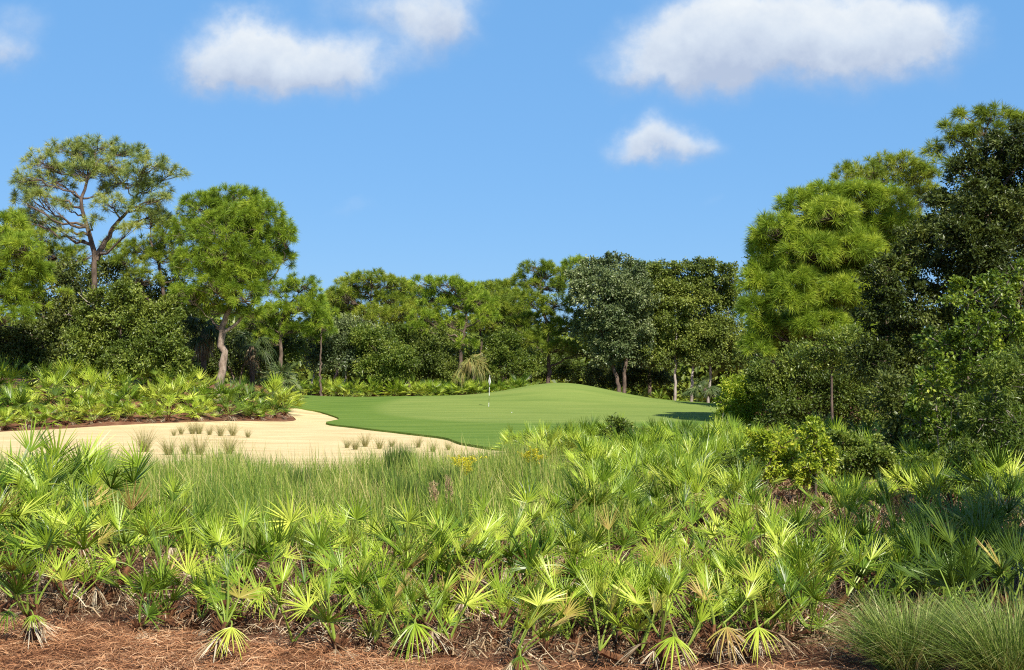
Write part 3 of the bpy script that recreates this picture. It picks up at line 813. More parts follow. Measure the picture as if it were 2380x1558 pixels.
make_broadleaf('sunlit green understory tree between the grey shrubby tree and the dark one', 96,
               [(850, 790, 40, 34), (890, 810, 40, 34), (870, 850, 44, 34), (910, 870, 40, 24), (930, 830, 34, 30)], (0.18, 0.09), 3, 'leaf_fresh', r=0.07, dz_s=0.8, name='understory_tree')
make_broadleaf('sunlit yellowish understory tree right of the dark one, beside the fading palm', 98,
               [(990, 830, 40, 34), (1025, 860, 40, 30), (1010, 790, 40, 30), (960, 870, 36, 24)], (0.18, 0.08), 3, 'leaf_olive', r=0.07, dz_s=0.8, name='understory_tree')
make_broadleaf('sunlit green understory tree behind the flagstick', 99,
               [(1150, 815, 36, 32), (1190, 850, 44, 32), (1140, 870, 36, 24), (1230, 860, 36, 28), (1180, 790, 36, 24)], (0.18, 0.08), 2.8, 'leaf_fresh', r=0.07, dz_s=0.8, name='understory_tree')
make_pine('young yellow green pine low behind the left end of the green', 94,
          [(745, 925), (745, 830), (748, 760)], 0.1, 0.04, [(735, 720, 26, 22), (760, 735, 26, 20), (745, 765, 34, 24), (728, 790, 24, 18)], 16, L=0.46, count=34, width=0.03, mat='needle_bright', dz_s=.7)

# woodland that closes the view behind every gap
mb = MB()
ws = []
for k in range(620):
    D = rng.uniform(114, 150)
    px = rng.uniform(-350, 2750)
    hh = rng.uniform(1.2, 2.4)
    z = rng.uniform(0.3, 7.0) if 700 < px < 1750 else rng.uniform(0.3, 8.0)
    x = (px - CX) / F * D
    ws.append((np.array([x, D, z]), np.array([rng.uniform(2, 3.4), 2.2, hh])))
crown_leaves(mb, ws, 0.75, 0.5, 1.2, 0.45)
tag(mb.build('woodland', M['leaf_mid']), 'dark woodland seen as one mass behind the trees', 'woodland', kind='stuff')

# ------------------------------------------------------------------ left shrubs
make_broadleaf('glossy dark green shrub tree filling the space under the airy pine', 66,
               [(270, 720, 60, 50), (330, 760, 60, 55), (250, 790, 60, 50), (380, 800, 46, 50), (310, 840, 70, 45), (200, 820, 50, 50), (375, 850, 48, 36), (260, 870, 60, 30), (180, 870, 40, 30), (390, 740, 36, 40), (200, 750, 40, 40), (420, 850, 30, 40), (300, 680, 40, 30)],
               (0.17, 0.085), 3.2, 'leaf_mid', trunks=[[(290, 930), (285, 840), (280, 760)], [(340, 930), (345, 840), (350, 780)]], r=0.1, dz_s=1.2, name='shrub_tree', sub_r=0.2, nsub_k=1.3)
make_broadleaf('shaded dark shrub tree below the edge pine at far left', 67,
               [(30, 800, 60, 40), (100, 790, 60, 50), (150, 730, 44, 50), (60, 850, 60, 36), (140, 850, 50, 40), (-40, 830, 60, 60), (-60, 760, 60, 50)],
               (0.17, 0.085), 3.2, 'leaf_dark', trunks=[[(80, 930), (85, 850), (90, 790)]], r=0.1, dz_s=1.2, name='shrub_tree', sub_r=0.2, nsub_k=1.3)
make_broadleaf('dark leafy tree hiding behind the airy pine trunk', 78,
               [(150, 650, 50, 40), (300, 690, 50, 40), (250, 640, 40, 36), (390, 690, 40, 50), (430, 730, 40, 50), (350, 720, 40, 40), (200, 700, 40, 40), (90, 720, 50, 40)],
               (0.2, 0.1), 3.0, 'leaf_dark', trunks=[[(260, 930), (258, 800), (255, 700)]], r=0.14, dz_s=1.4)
make_broadleaf('dim leafy tree behind the rounded pine trunk', 84,
               [(560, 790, 40, 40), (610, 800, 40, 36), (640, 840, 36, 36), (580, 850, 40, 34), (680, 810, 36, 34), (470, 800, 40, 40), (530, 820, 36, 40), (660, 760, 30, 30)],
               (0.2, 0.1), 2.6, 'leaf_dark', trunks=[[(552, 930), (558, 880), (575, 820)], [(560, 930), (545, 880), (530, 850)]], r=0.09, dz_s=1.2)

# ------------------------------------------------------------------ cabbage palms
def cabbage_palm(label, D, base, head, hpx, nfr, Rf, mat, trunk_r=0.17, dead=0, hang=0.3, group=None, stalk=1.0):
    b = at(base[0], base[1], D); b[2] = float(hgt(b[0], b[1])) - 0.05
    h = at(head[0], head[1], D)
    root = empty('cabbage_palm', b, label, 'palm', group)
    mb = MB(); tp = bez(b, (b + h) / 2 + [rng.normal(0, .1), 0, 0], h, 14)
    mb.tube(tp, trunk_r * (1 + 0.08 * np.sin(np.arange(14) * 2.4)), 10)
    mb.build('trunk', M['bark_dark'], root, b, smooth=True)
    mb = MB()
    for k in range(nfr):
        az = k * 2.4 + rng.normal(0, .2); el = rng.uniform(-0.5, 1.3)
        d = np.array([math.cos(az) * math.cos(el), math.sin(az) * math.cos(el), math.sin(el)])
        hub = h + d * rng.uniform(0.5, 0.95) * stalk
        hub[2] -= 0.1
        ax = unit(d + [0, 0, -0.35])
        add_fan(mb, hub, ax, np.array([0, 0, 1.0]) + 0.3 * d, Rf * rng.uniform(.85, 1.1), 24, 230, -0.15, hang * rng.uniform(.6, 1.5), 0, wid=1.1, jit=1.3, sag=0.35)
        add_stalk(mb, h, hub, ax, 0.02, 0.012, 0)
    mb.build('crown', M[mat], root, b)
    if dead:
        mb = MB()
        for k in range(dead):
            az = rng.uniform(0, 6.28)
            hub = h + np.array([math.cos(az) * .3, math.sin(az) * .3, rng.uniform(-.9, 0)])
            add_fan(mb, hub, [math.cos(az) * .25, math.sin(az) * .25, -1], [math.cos(az), math.sin(az), .2], Rf * rng.uniform(.8, 1.4), 14, 60, 0, 0.05, 0, jit=1.6)
        mb.build('dead_skirt', M['dead_leaf'], root, b)
    return root


cabbage_palm('cabbage palm with drooping yellowing fronds beside a pine trunk behind the flag', 96, (1108, 920), (1095, 850), 0, 20, 1.0, 'palm_yellow', hang=0.9)
cabbage_palm('silvery young cabbage palm at the end of the left palmetto bank', 76, (652, 930), (652, 885), 0, 24, .95, 'palm_frond', hang=0.15)
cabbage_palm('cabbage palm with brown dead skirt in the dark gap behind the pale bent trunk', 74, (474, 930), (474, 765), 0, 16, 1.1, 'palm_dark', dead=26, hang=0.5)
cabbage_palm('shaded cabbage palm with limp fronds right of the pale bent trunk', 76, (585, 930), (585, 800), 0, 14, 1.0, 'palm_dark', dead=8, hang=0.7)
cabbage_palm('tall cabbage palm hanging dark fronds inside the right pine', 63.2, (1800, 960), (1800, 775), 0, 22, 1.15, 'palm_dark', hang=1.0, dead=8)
cabbage_palm('small cabbage palm standing in shade at the right end of the green', 92, (1680, 950), (1636, 905), 0, 14, 0.9, 'palm_frond', hang=0.3)

# ------------------------------------------------------------------ right side
make_pine('large bright bushy pine at the right end of the green', 62,
          [(1905, 960), (1900, 800), (1910, 680), (1930, 560), (1950, 480)], 0.3, 0.1,
          [(1775, 585, 34, 40), (1800, 535, 42, 32), (1855, 485, 46, 34), (1920, 462, 56, 30), (1990, 462, 56, 34), (2065, 470, 56, 36), (1850, 560, 56, 44), (1930, 540, 64, 46), (2015, 545, 60, 46),
           (1830, 640, 56, 40), (1905, 630, 56, 44), (1985, 630, 56, 40), (1765, 660, 40, 44), (1755, 730, 34, 44), (1835, 705, 46, 34), (1905, 700, 44, 30), (1780, 770, 34, 34), (2080, 540, 50, 50), (1850, 760, 44, 30), (2060, 620, 56, 50), (1960, 700, 50, 40), (1920, 770, 44, 34), (1760, 810, 34, 26), (1840, 810, 40, 24), (2050, 700, 46, 40), (1880, 590, 60, 46, -1.3), (1950, 690, 60, 46, -1.2), (1850, 670, 56, 44, -1.3), (1990, 590, 60, 46, -1.2), (1900, 760, 60, 40, -1.2), (1930, 510, 60, 40, -1.1), (1970, 780, 60, 40, -1)],
          23, L=0.54, count=50, width=0.024, mat='needle_bright', dz_s=1.6, dead=[[(1950, 740), (1990, 715), (2030, 720)], [(1960, 725), (1985, 700), (1995, 680)]])
make_pine('sparse pine top showing behind the bushy right pine', 76,
          [(2060, 950), (2055, 600), (2050, 420)], 0.25, 0.06,
          [(1975, 398, 30, 18), (2010, 400, 36, 22), (2055, 385, 38, 22), (2100, 382, 38, 22), (2120, 415, 40, 30), (2060, 425, 50, 26), (1960, 420, 24, 14), (2140, 470, 44, 44), (2150, 410, 30, 26), (2110, 540, 50, 50)],
          14, L=0.5, count=40, width=0.026, mat='needle_mid', dz_s=1.3)
make_pine('tall open pine at the top right above the dark tree', 58,
          [(2330, 960), (2310, 600), (2290, 400), (2290, 300)], 0.27, 0.06,
          [(2175, 355, 24, 26), (2205, 310, 32, 24), (2255, 275, 42, 20), (2310, 268, 42, 18), (2350, 285, 40, 22), (2240, 330, 40, 20), (2290, 310, 48, 24), (2200, 385, 26, 18), (2385, 300, 40, 24)],
          14, L=0.5, count=40, width=0.024, mat='needle_mid', dz_s=1.2)
make_broadleaf('huge dark small leaved tree towering on the right', 33,
               [(2330, 350, 70, 50), (2400, 350, 80, 60), (2260, 420, 70, 60), (2360, 450, 100, 80), (2200, 500, 56, 64), (2290, 540, 90, 80), (2400, 600, 90, 90), (2150, 590, 72, 62), (2240, 650, 90, 72), (2340, 700, 90, 70),
                (2070, 650, 66, 50), (2130, 710, 80, 60), (2040, 720, 56, 46), (2230, 770, 80, 60), (2080, 800, 70, 50), (2440, 480, 80, 100), (2440, 760, 80, 100), (2020, 840, 70, 60), (2320, 820, 80, 70), (2120, 870, 60, 60), (2220, 880, 60, 60), (2300, 620, 90, 80, -1.3), (2240, 560, 70, 70, -1.2), (2340, 520, 80, 70, -1.2), (2270, 480, 70, 60, -1), (2200, 960, 70, 60), (2300, 960, 80, 70), (2400, 900, 80, 90)],
               (0.115, 0.05), 3.4, 'leaf_dark', trunks=[[(2260, 1060), (2240, 850), (2260, 650), (2300, 480)], [(2330, 1060), (2350, 800), (2390, 560)]], r=0.2, dz_s=1.3, sub_r=0.19, nsub_k=1.6)
make_broadleaf('dark leafy tree closing the gaps behind the bushy right pine', 78,
               [(1800, 640, 70, 60), (1890, 600, 70, 60), (1980, 600, 70, 60), (1830, 740, 70, 60), (1930, 730, 80, 60), (2030, 700, 70, 70), (2090, 600, 60, 60), (1780, 820, 60, 50), (1880, 830, 80, 50), (2000, 820, 80, 60)],
               (0.22, 0.12), 2.2, 'leaf_mid', trunks=[[(1900, 970), (1905, 850), (1910, 700)]], r=0.15, dz_s=1.2)
make_broadleaf('glossy bright green bush at the right edge of the green', 54,
               [(1700, 925, 34, 36), (1735, 905, 42, 36), (1770, 930, 40, 36), (1720, 950, 44, 24), (1700, 980, 40, 28), (1760, 985, 44, 28)], (0.15, 0.06), 3.2, 'leaf_lime', name='bush', cat='bush', r=0.05, dz_s=0.6, trunk_name='stem', crown_name='foliage')
make_broadleaf('wide dark shrub below the bushy right pine', 52,
               [(1800, 890, 50, 46), (1850, 850, 50, 40), (1910, 900, 60, 50), (1830, 940, 60, 40), (1960, 920, 50, 50), (1770, 880, 36, 36), (1910, 950, 60, 32), (1990, 860, 44, 46), (1820, 985, 50, 30), (1880, 990, 50, 30), (1950, 985, 56, 34), (2020, 960, 50, 50), (2080, 985, 50, 34)],
               (0.13, 0.06), 3.2, 'leaf_mid', name='shrub', cat='shrub', r=0.06, dz_s=1.0, trunk_name='stem', crown_name='foliage')
make_broadleaf('shrub with lighter leaf tips under the right pine, left of the dark tree', 44,
               [(1880, 830, 40, 24), (1930, 800, 50, 30), (1985, 790, 36, 30), (1940, 850, 40, 30)], (0.12, 0.05), 2.6, 'leaf_fresh', name='shrub', cat='shrub', r=0.06, dz_s=0.8, trunk_name='stem', crown_name='foliage')
make_broadleaf('tall shrub with lime leaves in front of the dark right tree', 24,
               [(2250, 690, 60, 40), (2330, 680, 50, 46), (2190, 800, 60, 50), (2270, 780, 60, 50), (2360, 770, 50, 60), (2170, 900, 52, 56), (2250, 900, 56, 56), (2140, 980, 36, 36), (2210, 1000, 50, 46), (2300, 850, 60, 60), (2150, 1060, 40, 40), (2230, 1080, 50, 40), (2370, 640, 40, 40), (2320, 940, 60, 50)],
               (0.085, 0.05), 2.1, 'leaf_vine', name='shrub', cat='shrub', r=0.02, dz_s=0.7, trunk_name='stem', crown_name='foliage', sub_r=0.22, trunks=[[(2230, 1200), (2225, 950), (2250, 720)], [(2290, 1200), (2310, 950), (2330, 700)], [(2190, 1200), (2180, 1000), (2170, 830)]], bark='twig')
make_broadleaf('feathery fine leaved shrub at the right edge beside the lime shrub', 19,
               [(2330, 900, 60, 60), (2390, 870, 60, 70), (2290, 980, 60, 60), (2370, 1000, 70, 70), (2310, 1070, 70, 56), (2400, 1080, 60, 60), (2250, 1050, 44, 44), (2210, 1085, 40, 36)],
               (0.08, 0.022), 2.6, 'leaf_fresh', name='shrub', cat='shrub', r=0.03, dz_s=0.6, trunk_name='stem', crown_name='foliage', sub_r=0.24, trunks=[[(2310, 1250), (2320, 1050), (2340, 900)], [(2370, 1250), (2380, 1050), (2390, 880)]], bark='twig')
make_broadleaf('dark shrub tangle below the tall lime shrub', 27,
               [(2100, 960, 60, 46), (2060, 920, 50, 40), (2180, 1000, 60, 50), (2280, 960, 70, 60), (2380, 950, 60, 70), (2140, 1030, 60, 36), (2090, 1020, 60, 40), (2240, 1050, 70, 50), (2340, 1050, 70, 50)],
               (0.1, 0.045), 3.4, 'leaf_dark', name='shrub', cat='shrub', r=0.05, dz_s=0.8, trunk_name='stem', crown_name='foliage')
make_broadleaf('low dark shrub in the gap beside the feathery shrub', 22.5,
               [(2130, 1100, 50, 40), (2190, 1120, 60, 54), (2270, 1130, 60, 54), (2350, 1120, 60, 60), (2420, 1100, 60, 70)],
               (0.1, 0.045), 2.0, 'leaf_mid', name='shrub', cat='shrub', r=0.05, dz_s=0.6, trunk_name='stem', crown_name='foliage')
# shrubs that rise out of the palmettos
make_broadleaf('rounded lime green vine bush rising from the right palmettos', 22.5,
               [(1775, 1025, 44, 24), (1810, 1040, 50, 36), (1770, 1060, 44, 34), (1830, 1075, 40, 34), (1790, 1095, 50, 34)], (0.075, 0.04), 2.6, 'leaf_lime', name='bush', cat='bush', r=0.03, dz_s=0.4, trunk_name='stem', crown_name='foliage', sub_r=0.24)
make_broadleaf('upright lime green vine bush beside the rounded one', 22,
               [(1885, 1000, 26, 30), (1895, 1045, 34, 44), (1880, 1085, 34, 30), (1920, 1070, 26, 34), (1890, 1110, 40, 34)], (0.075, 0.04), 2.6, 'leaf_lime', name='bush', cat='bush', r=0.03, dz_s=0.3, trunk_name='stem', crown_name='foliage', sub_r=0.24)
make_broadleaf('low olive bush right of the lime vine bushes', 23.5,
               [(1960, 1030, 50, 26), (2010, 1035, 50, 28), (1980, 1065, 60, 30), (2050, 1060, 44, 28), (2070, 1090, 40, 26), (1990, 1095, 60, 30)], (0.07, 0.035), 2.6, 'leaf_fresh', name='bush', cat='bush', r=0.03, dz_s=0.4, trunk_name='stem', crown_name='foliage', sub_r=0.24)
make_broadleaf('fine grey green bush in the middle of the right palmettos', 20.5,
               [(1710, 1085, 40, 30), (1690, 1115, 40, 26), (1740, 1120, 36, 30)], (0.07, 0.025), 2.4, 'leaf_mid', name='bush', cat='bush', r=0.02, dz_s=0.3, trunk_name='stem', crown_name='foliage')
make_broadleaf('small dark green bush at the back edge of the right palmettos', 36,
               [(1440, 995, 30, 22), (1470, 1010, 36, 24), (1425, 1015, 30, 20)], (0.1, 0.045), 2.4, 'leaf_mid', name='bush', cat='bush', r=0.02, dz_s=0.3, trunk_name='stem', crown_name='foliage')
# a tree just outside the right edge, which shades the corner
make_broadleaf('tree standing outside the right edge, shading the near corner', 8.5,
               [(3750, -500, 520, 420), (3700, -50, 480, 450), (4000, -1000, 560, 460), (4300, -500, 600, 600)], (0.14, 0.07), 2.3, 'leaf_dark', r=0.15, dz_s=0.6)


# ------------------------------------------------------------------ saw palmettos
def frond_mesh(mb, crown, hub, axis, normal, Rf, span, droop, nseg, cup=0.3, sag=0.0, jit=1.0):
    add_fan(mb, hub, axis, normal, Rf, nseg, span, cup, droop, 0, sag=sag, jit=jit)
    add_stalk(mb, crown, hub, axis, 0.010, 0.0055, 1)


def rand_frond(crown, s, az=None, el=None):
    az = rng.uniform(0, 2 * math.pi) if az is None else az
    el = rng.uniform(0.6, 1.45) if el is None else el
    d = np.array([math.cos(az) * math.cos(el), math.sin(az) * math.cos(el), math.sin(el)])
    hub = crown + d * rng.uniform(0.32, 0.62) * s
    ax = unit(d + np.array([math.cos(az) * .15, math.sin(az) * .15, rng.uniform(-0.2, 0.5)]) + rng.normal(0, .12, 3))
    nm = np.array([-math.cos(az) * math.sin(el), -math.sin(az) * math.sin(el), math.cos(el) + .2]) + rng.normal(0, 0.5, 3)
    young = el > 1.1
    return dict(hub=hub, axis=ax, normal=nm, Rf=rng.uniform(.32, .46) * s, span=rng.uniform(60, 130) if young else rng.uniform(105, 205),
                droop=rng.uniform(0.0, 0.04) if young else rng.uniform(.0, .12), nseg=int(rng.integers(15, 22)), cup=rng.uniform(.0, .5))


def stem_mb(base, crown, s):
    mb = MB()
    P = bez(base - np.array([0, 0, .06]), (base + crown) / 2 + rng.normal(0, .03, 3), crown + [0, 0, .04], 7)
    mb.tube(P, np.array([.045, .05, .045, .05, .042, .038, .018]) * s * rng.uniform(.9, 1.2), 8)
    for k in range(30):                                   # old leaf bases
        i = rng.integers(1, 6); az = rng.uniform(0, 6.28)
        d = np.array([math.cos(az), math.sin(az), rng.uniform(.6, 1.8)]); d /= np.linalg.norm(d)
        p0 = P[i] + np.array([math.cos(az), math.sin(az), 0]) * .035 * s
        mb.tube([p0, p0 + d * .06 * s, p0 + d * rng.uniform(.10, .22) * s], [.014 * s, .011 * s, .003 * s], 4)
    return mb


def dead_frond(crown, s):
    az = rng.uniform(0, 6.28)
    mb = MB()
    hub = crown + np.array([math.cos(az) * .16, math.sin(az) * .16, -0.04]) * s * rng.uniform(.8, 1.6)
    hub[2] = max(hub[2], 0.05)
    add_fan(mb, hub, [math.cos(az) * .7, math.sin(az) * .7, -rng.uniform(.3, 1.0)], [math.cos(az) * .7, math.sin(az) * .7, .7], .38 * s * rng.uniform(.7, 1.1), 12,
            rng.uniform(50, 120), .2, .1, 0, jit=2.2)
    add_stalk(mb, crown, hub, [math.cos(az), math.sin(az), -.3], .008, .005, 0)
    return mb


def palmetto_root(base, label, group):
    return empty('saw_palmetto', base, label, 'palmetto', group)


def build_palmetto(base, s, label, group, marks=(), nf=6, stem_h=0.2, mat='palmetto', ndead=2, zmin=0.06):
    """marks: fronds whose hub, axis and normal are given in world space"""
    root = palmetto_root(base, label, group)
    crown = base + np.array([rng.normal(0, .04), rng.normal(0, .04), stem_h])
    sm = stem_mb(base, crown, s)
    if not marks:
        second = np.array([rng.uniform(.25, .42) * rng.choice([-1, 1]), rng.normal(0, .2), rng.uniform(-.05, .1)])
        sm.tube(bez(base, base + second * .6, crown + second, 6), np.linspace(.05, .035, 6) * s, 7)
    sm.build('stem', M['palm_stem'], root, base, smooth=False)
    fr = list(marks)
    for k in range(nf):
        c2 = crown
        if not marks and k % 2:                             # a second head on the same creeping stem
            c2 = crown + second
        f = rand_frond(c2, s); f['from'] = c2; fr.append(f)
    for f in fr:
        if f['hub'][2] < base[2] + zmin: f['hub'][2] = base[2] + zmin
        mb = MB()
        frond_mesh(mb, f.get('from', crown), f['hub'], f['axis'], f['normal'], f['Rf'], f['span'], f['droop'], f['nseg'], f['cup'], f.get('sag', 0), f.get('jit', 1.0))
        mb.build('frond', [M[mat if rng.uniform() > .055 else 'palmetto_old'], M['palmetto_stalk']], root, base)
    for _ in range(ndead):
        dead_frond(crown, s).build('dead_frond', M['dead_leaf'], root, base)
    return root


def row_depth(py):
    return float(np.interp(py, [1080, 1170, 1215, 1270, 1320, 1380, 1458, 1525], [16.5, 15.3, 14.3, 13.3, 12.5, 11.8, 11.0, 10.25]))


# hub x, hub y, fan radius, axis angle in the picture (90 up), facing (0 = fan faces the eye, 1 = faces the sky)
LAND = [
    (35, 1279, 60, 90, .5), (121, 1226, 75, 95, .2), (170, 1155, 60, 60, .4), (228, 1264, 65, 35, .5), (321, 1084, 66, 118, .3), (239, 1223, 62, 120, .3),
    (327, 1234, 75, 130, .2), (387, 1241, 95, 92, .1), (459, 1211, 62, 80, .2), (497, 1271, 70, 130, .6), (568, 1215, 56, 90, .5), (635, 1260, 62, 100, .4),
    (676, 1215, 76, 135, .1), (743, 1275, 80, 85, .2), (403, 1144, 55, 75, .4), (146, 1350, 75, 85, .1), (19, 1420, 42, -90, .7), (78, 1430, 36, -60, .8),
    (344, 1432, 66, 60, .2), (538, 1458, 62, -90, .6), (527, 1432, 72, 85, .1), (609, 1364, 66, -70, .5), (377, 1372, 68, 95, .1), (269, 1305, 62, 175, .6),
    (687, 1387, 60, 80, .2), (796, 1383, 66, 95, .4), (828, 1208, 66, 90, .2), (949, 1215, 66, 90, .3), (990, 1335, 66, 100, .2), (1050, 1323, 70, 80, .2),
    (1125, 1185, 56, 115, .3), (1224, 1170, 64, 90, .2), (1261, 1208, 52, 60, .4), (1230, 1320, 92, 85, .2), (1327, 1267, 62, 100, .3), (1371, 1275, 64, 70, .4),
    (1487, 1234, 70, 88, .2), (1528, 1316, 68, 85, .2), (1360, 1323, 58, 75, .3), (1398, 1335, 62, 95, .4), (1483, 1380, 84, 88, .2), (1330, 1432, 72, 80, .2),
    (1016, 1413, 62, 80, .3), (964, 1450, 82, -90, .3), (893, 1353, 52, -92, .4), (1110, 1383, 62, -25, .6), (1151, 1350, 38, -90, .5), (1210, 1525, 34, -90, .6),
    (1566, 1480, 76, -100, .5), (863, 1484, 54, 80, .3), (1741, 1260, 78, 120, .2), (1827, 1335, 86, 85, .2), (1853, 1230, 62, 90, .3), (1931, 1252, 60, 85, .3),
    (1991, 1342, 78, 100, .2), (2096, 1338, 86, 75, .2), (2174, 1271, 84, 100, .2), (2196, 1383, 84, 25, .3), (2047, 1410, 72, 60, .3), (1898, 1353, 52, 90, .6),
    (1688, 1458, 66, -90, .3), (1763, 1458, 62, -90, .4), (1681, 1428, 66, 95, .1), (1610, 1465, 50, 95, .2), (1905, 1458, 58, 90, .1), (2249, 1234, 80, 95, .2),
    (1793, 1215, 62, 70, .3), (1752, 1174, 56, 92, .3), (60, 1120, 70, 80, .3), (120, 1090, 70, 75, .2), (10, 1150, 70, 110, .3), (1640, 1350, 60, 95, .3), (1590, 1300, 60, 100, .3), (1690, 1300, 60, 80, .3),
]
front_marks = []
for (px, py, rad, ang, face) in LAND:
    D = row_depth(py) if ang > 0 or ang == -25 else (CAMH - .3) * F / (py - HZ)
    h = at(px, py, D)
    a = R(ang)
    tilt = rng.uniform(-.25, .1)
    axis = unit([math.cos(a), tilt - 0.15, math.sin(a) + 0.05])
    normal = unit([rng.normal(0, .2), -(1 - face), face + .15])
    drooping = ang < 0
    if drooping:
        axis = unit([math.cos(a) * .9, -.7, math.sin(a) * .5 if ang != -25 else -.1]); normal = unit([rng.normal(0, .15), -.35, 1])
    f = dict(hub=h, axis=axis, normal=normal, Rf=rad * D / F * (1.12 if drooping else 1.12), span=150 if drooping else rng.uniform(110, 205) if rad > 40 else 120,
             droop=.30 if drooping else rng.uniform(.0, .08), nseg=int(rng.integers(15, 21)), jit=1.6 if drooping else 1.0, cup=-.15 if drooping else rng.uniform(.0, .35))
    front_marks.append((px, py, D, h, a, drooping, f))

GRP_FRONT = 'saw palmettos in the front rows'
row_items = []
for (px, py, D, h, a, drooping, f) in front_marks:
    if drooping:
        bx, by = h[0] + rng.normal(0, .08) - 0.1 * math.cos(a), h[1] + rng.uniform(.18, .35)
    else:
        bx, by = h[0] - math.cos(a) * .22 + rng.normal(0, .05), h[1] + rng.uniform(.0, .15)
    gz = float(hgt(bx, by))
    hh = max(0.12, h[2] - gz)
    stem = min(0.4, max(0.08, hh * rng.uniform(.18, .36))) if not drooping else min(hh + .02, .26)
    big = f['Rf'] / .34
    row_items.append([px, py, np.array([bx, by, gz]), float(np.clip(0.62 + hh * .35, .6, 1.0)), [f], int(rng.integers(2, 5)), stem])

# fillers among them
for k in range(58):
    D = rng.uniform(11.9, 17.2)
    px = rng.uniform(-90, 2440)
    x = (px - CX) / F * D
    if 560 < px < 1130 and D > 15.0: continue
    row_items.append([px, HZ + (CAMH - .4) / D * F, np.array([x, D, float(hgt(x, D))]), rng.uniform(.68, .9) * (1.2 if px < 260 else 1), [], 8, rng.uniform(.1, .35)])
# tall clump on the left
for (px, D, sc, st) in ((20, 14.5, 1.25, .55), (80, 15.5, 1.3, .6), (150, 15.0, 1.15, .45), (-40, 13.5, 1.2, .5), (60, 13.6, 1.1, .3), (130, 17, 1.25, .6)):
    x = (px - CX) / F * D
    row_items.append([px, 1200, np.array([x, D, float(hgt(x, D))]), sc, [], 9, st])
for k in range(36):                                   # small young plants in the open litter
    px = rng.uniform(*((330, 1000), (1000, 1500), (1500, 1950), (1000, 1950))[k % 4])
    D = rng.uniform(11.3, 11.9) if px < 700 else rng.uniform(10.3, 11.8)
    x = (px - CX) / F * D
    row_items.append([px, 1400, np.array([x, D, float(hgt(x, D))]), rng.uniform(.55, .85), [], int(rng.integers(6, 9)), rng.uniform(.05, .15)])
for (px, D, sc) in ((2170, 12.6, .95), (2230, 11.8, 1.0), (2290, 12.6, 1.05), (2350, 11.6, 1.0), (2390, 12.8, 1.1), (2210, 13.8, 1.05), (2320, 14.2, 1.1), (2120, 13.4, .95), (2280, 11.0, .85), (2370, 10.7, .85)):
    x = (px - CX) / F * D
    row_items.append([px, 1300, np.array([x, D, float(hgt(x, D))]), sc, [], 9, .25])
front_order = sorted([r for r in row_items if r[2][1] < 11.45 and r[0] < 2100], key=lambda r: r[0])[:36]
ORD = ['first', 'second', 'third', 'fourth', 'fifth', 'sixth', 'seventh', 'eighth', 'ninth', 'tenth', 'eleventh', 'twelfth', 'thirteenth', 'fourteenth', 'fifteenth',
       'sixteenth', 'seventeenth', 'eighteenth', 'nineteenth', 'twentieth', 'twenty-first', 'twenty-second', 'twenty-third', 'twenty-fourth', 'twenty-fifth', 'twenty-sixth', 'twenty-seventh', 'twenty-eighth', 'twenty-ninth', 'thirtieth', 'thirty-first', 'thirty-second', 'thirty-third', 'thirty-fourth', 'thirty-fifth', 'thirty-sixth']
SPECIAL = {(538, 1458): 'low palmetto with one bright frond drooping onto the pine straw', (321, 1084): 'palmetto lifting one lone fan above the tall grass against the sand',
           (1230, 1320): 'palmetto with the largest bright fan in the middle of the front rows', (387, 1241): 'tall palmetto with a broad upright fan left of centre',
           (964, 1450): 'palmetto with a large dark frond hanging to the ground', (1827, 1335): 'palmetto with upright bright fan on a leaning red brown stem',
           (2096, 1338): 'palmetto with wide fan behind the cord grass clump', (2196, 1383): 'palmetto frond clump pointing right beside the shaded corner',
           (1688, 1458): 'palmetto with drooping star shaped fan left of its twin near the stem', (1763, 1458): 'palmetto with drooping star shaped fan right beside the leaning stem',
           (1566, 1480): 'low palmetto with wide drooping fan right of centre', (1224, 1170): 'palmetto with fan rising highest against the grass in the middle',
           (1210, 1525): 'tiny palmetto with a small drooping fan at the bottom edge', (19, 1420): 'small palmetto with short fan at the lower left corner'}
for it in row_items:
    px, py, base, s, marks, nf, st = it
    key = (px, py)
    if key in SPECIAL: lab = SPECIAL[key]
    elif any(it is r for r in front_order):
        lab = ORD[[i for i, r in enumerate(front_order) if r is it][0]] + ' palmetto from the left in the nearest row along the pine straw'
    elif px < 260: lab = 'tall palmetto in the clump at the left edge beside the grass'
    elif px > 2080: lab = 'palmetto in the shaded corner below the right shrubs'
    else: lab = 'palmetto among the front rows between the litter and the tall grass'
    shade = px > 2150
    build_palmetto(base, s, lab, GRP_FRONT, marks, nf, st, 'palmetto_shade_tone' if shade else 'palmetto', 3)

# the tall red stem with a grey skirt
# (part of the palmetto at 1827,1335: a leaning trunk of its own)

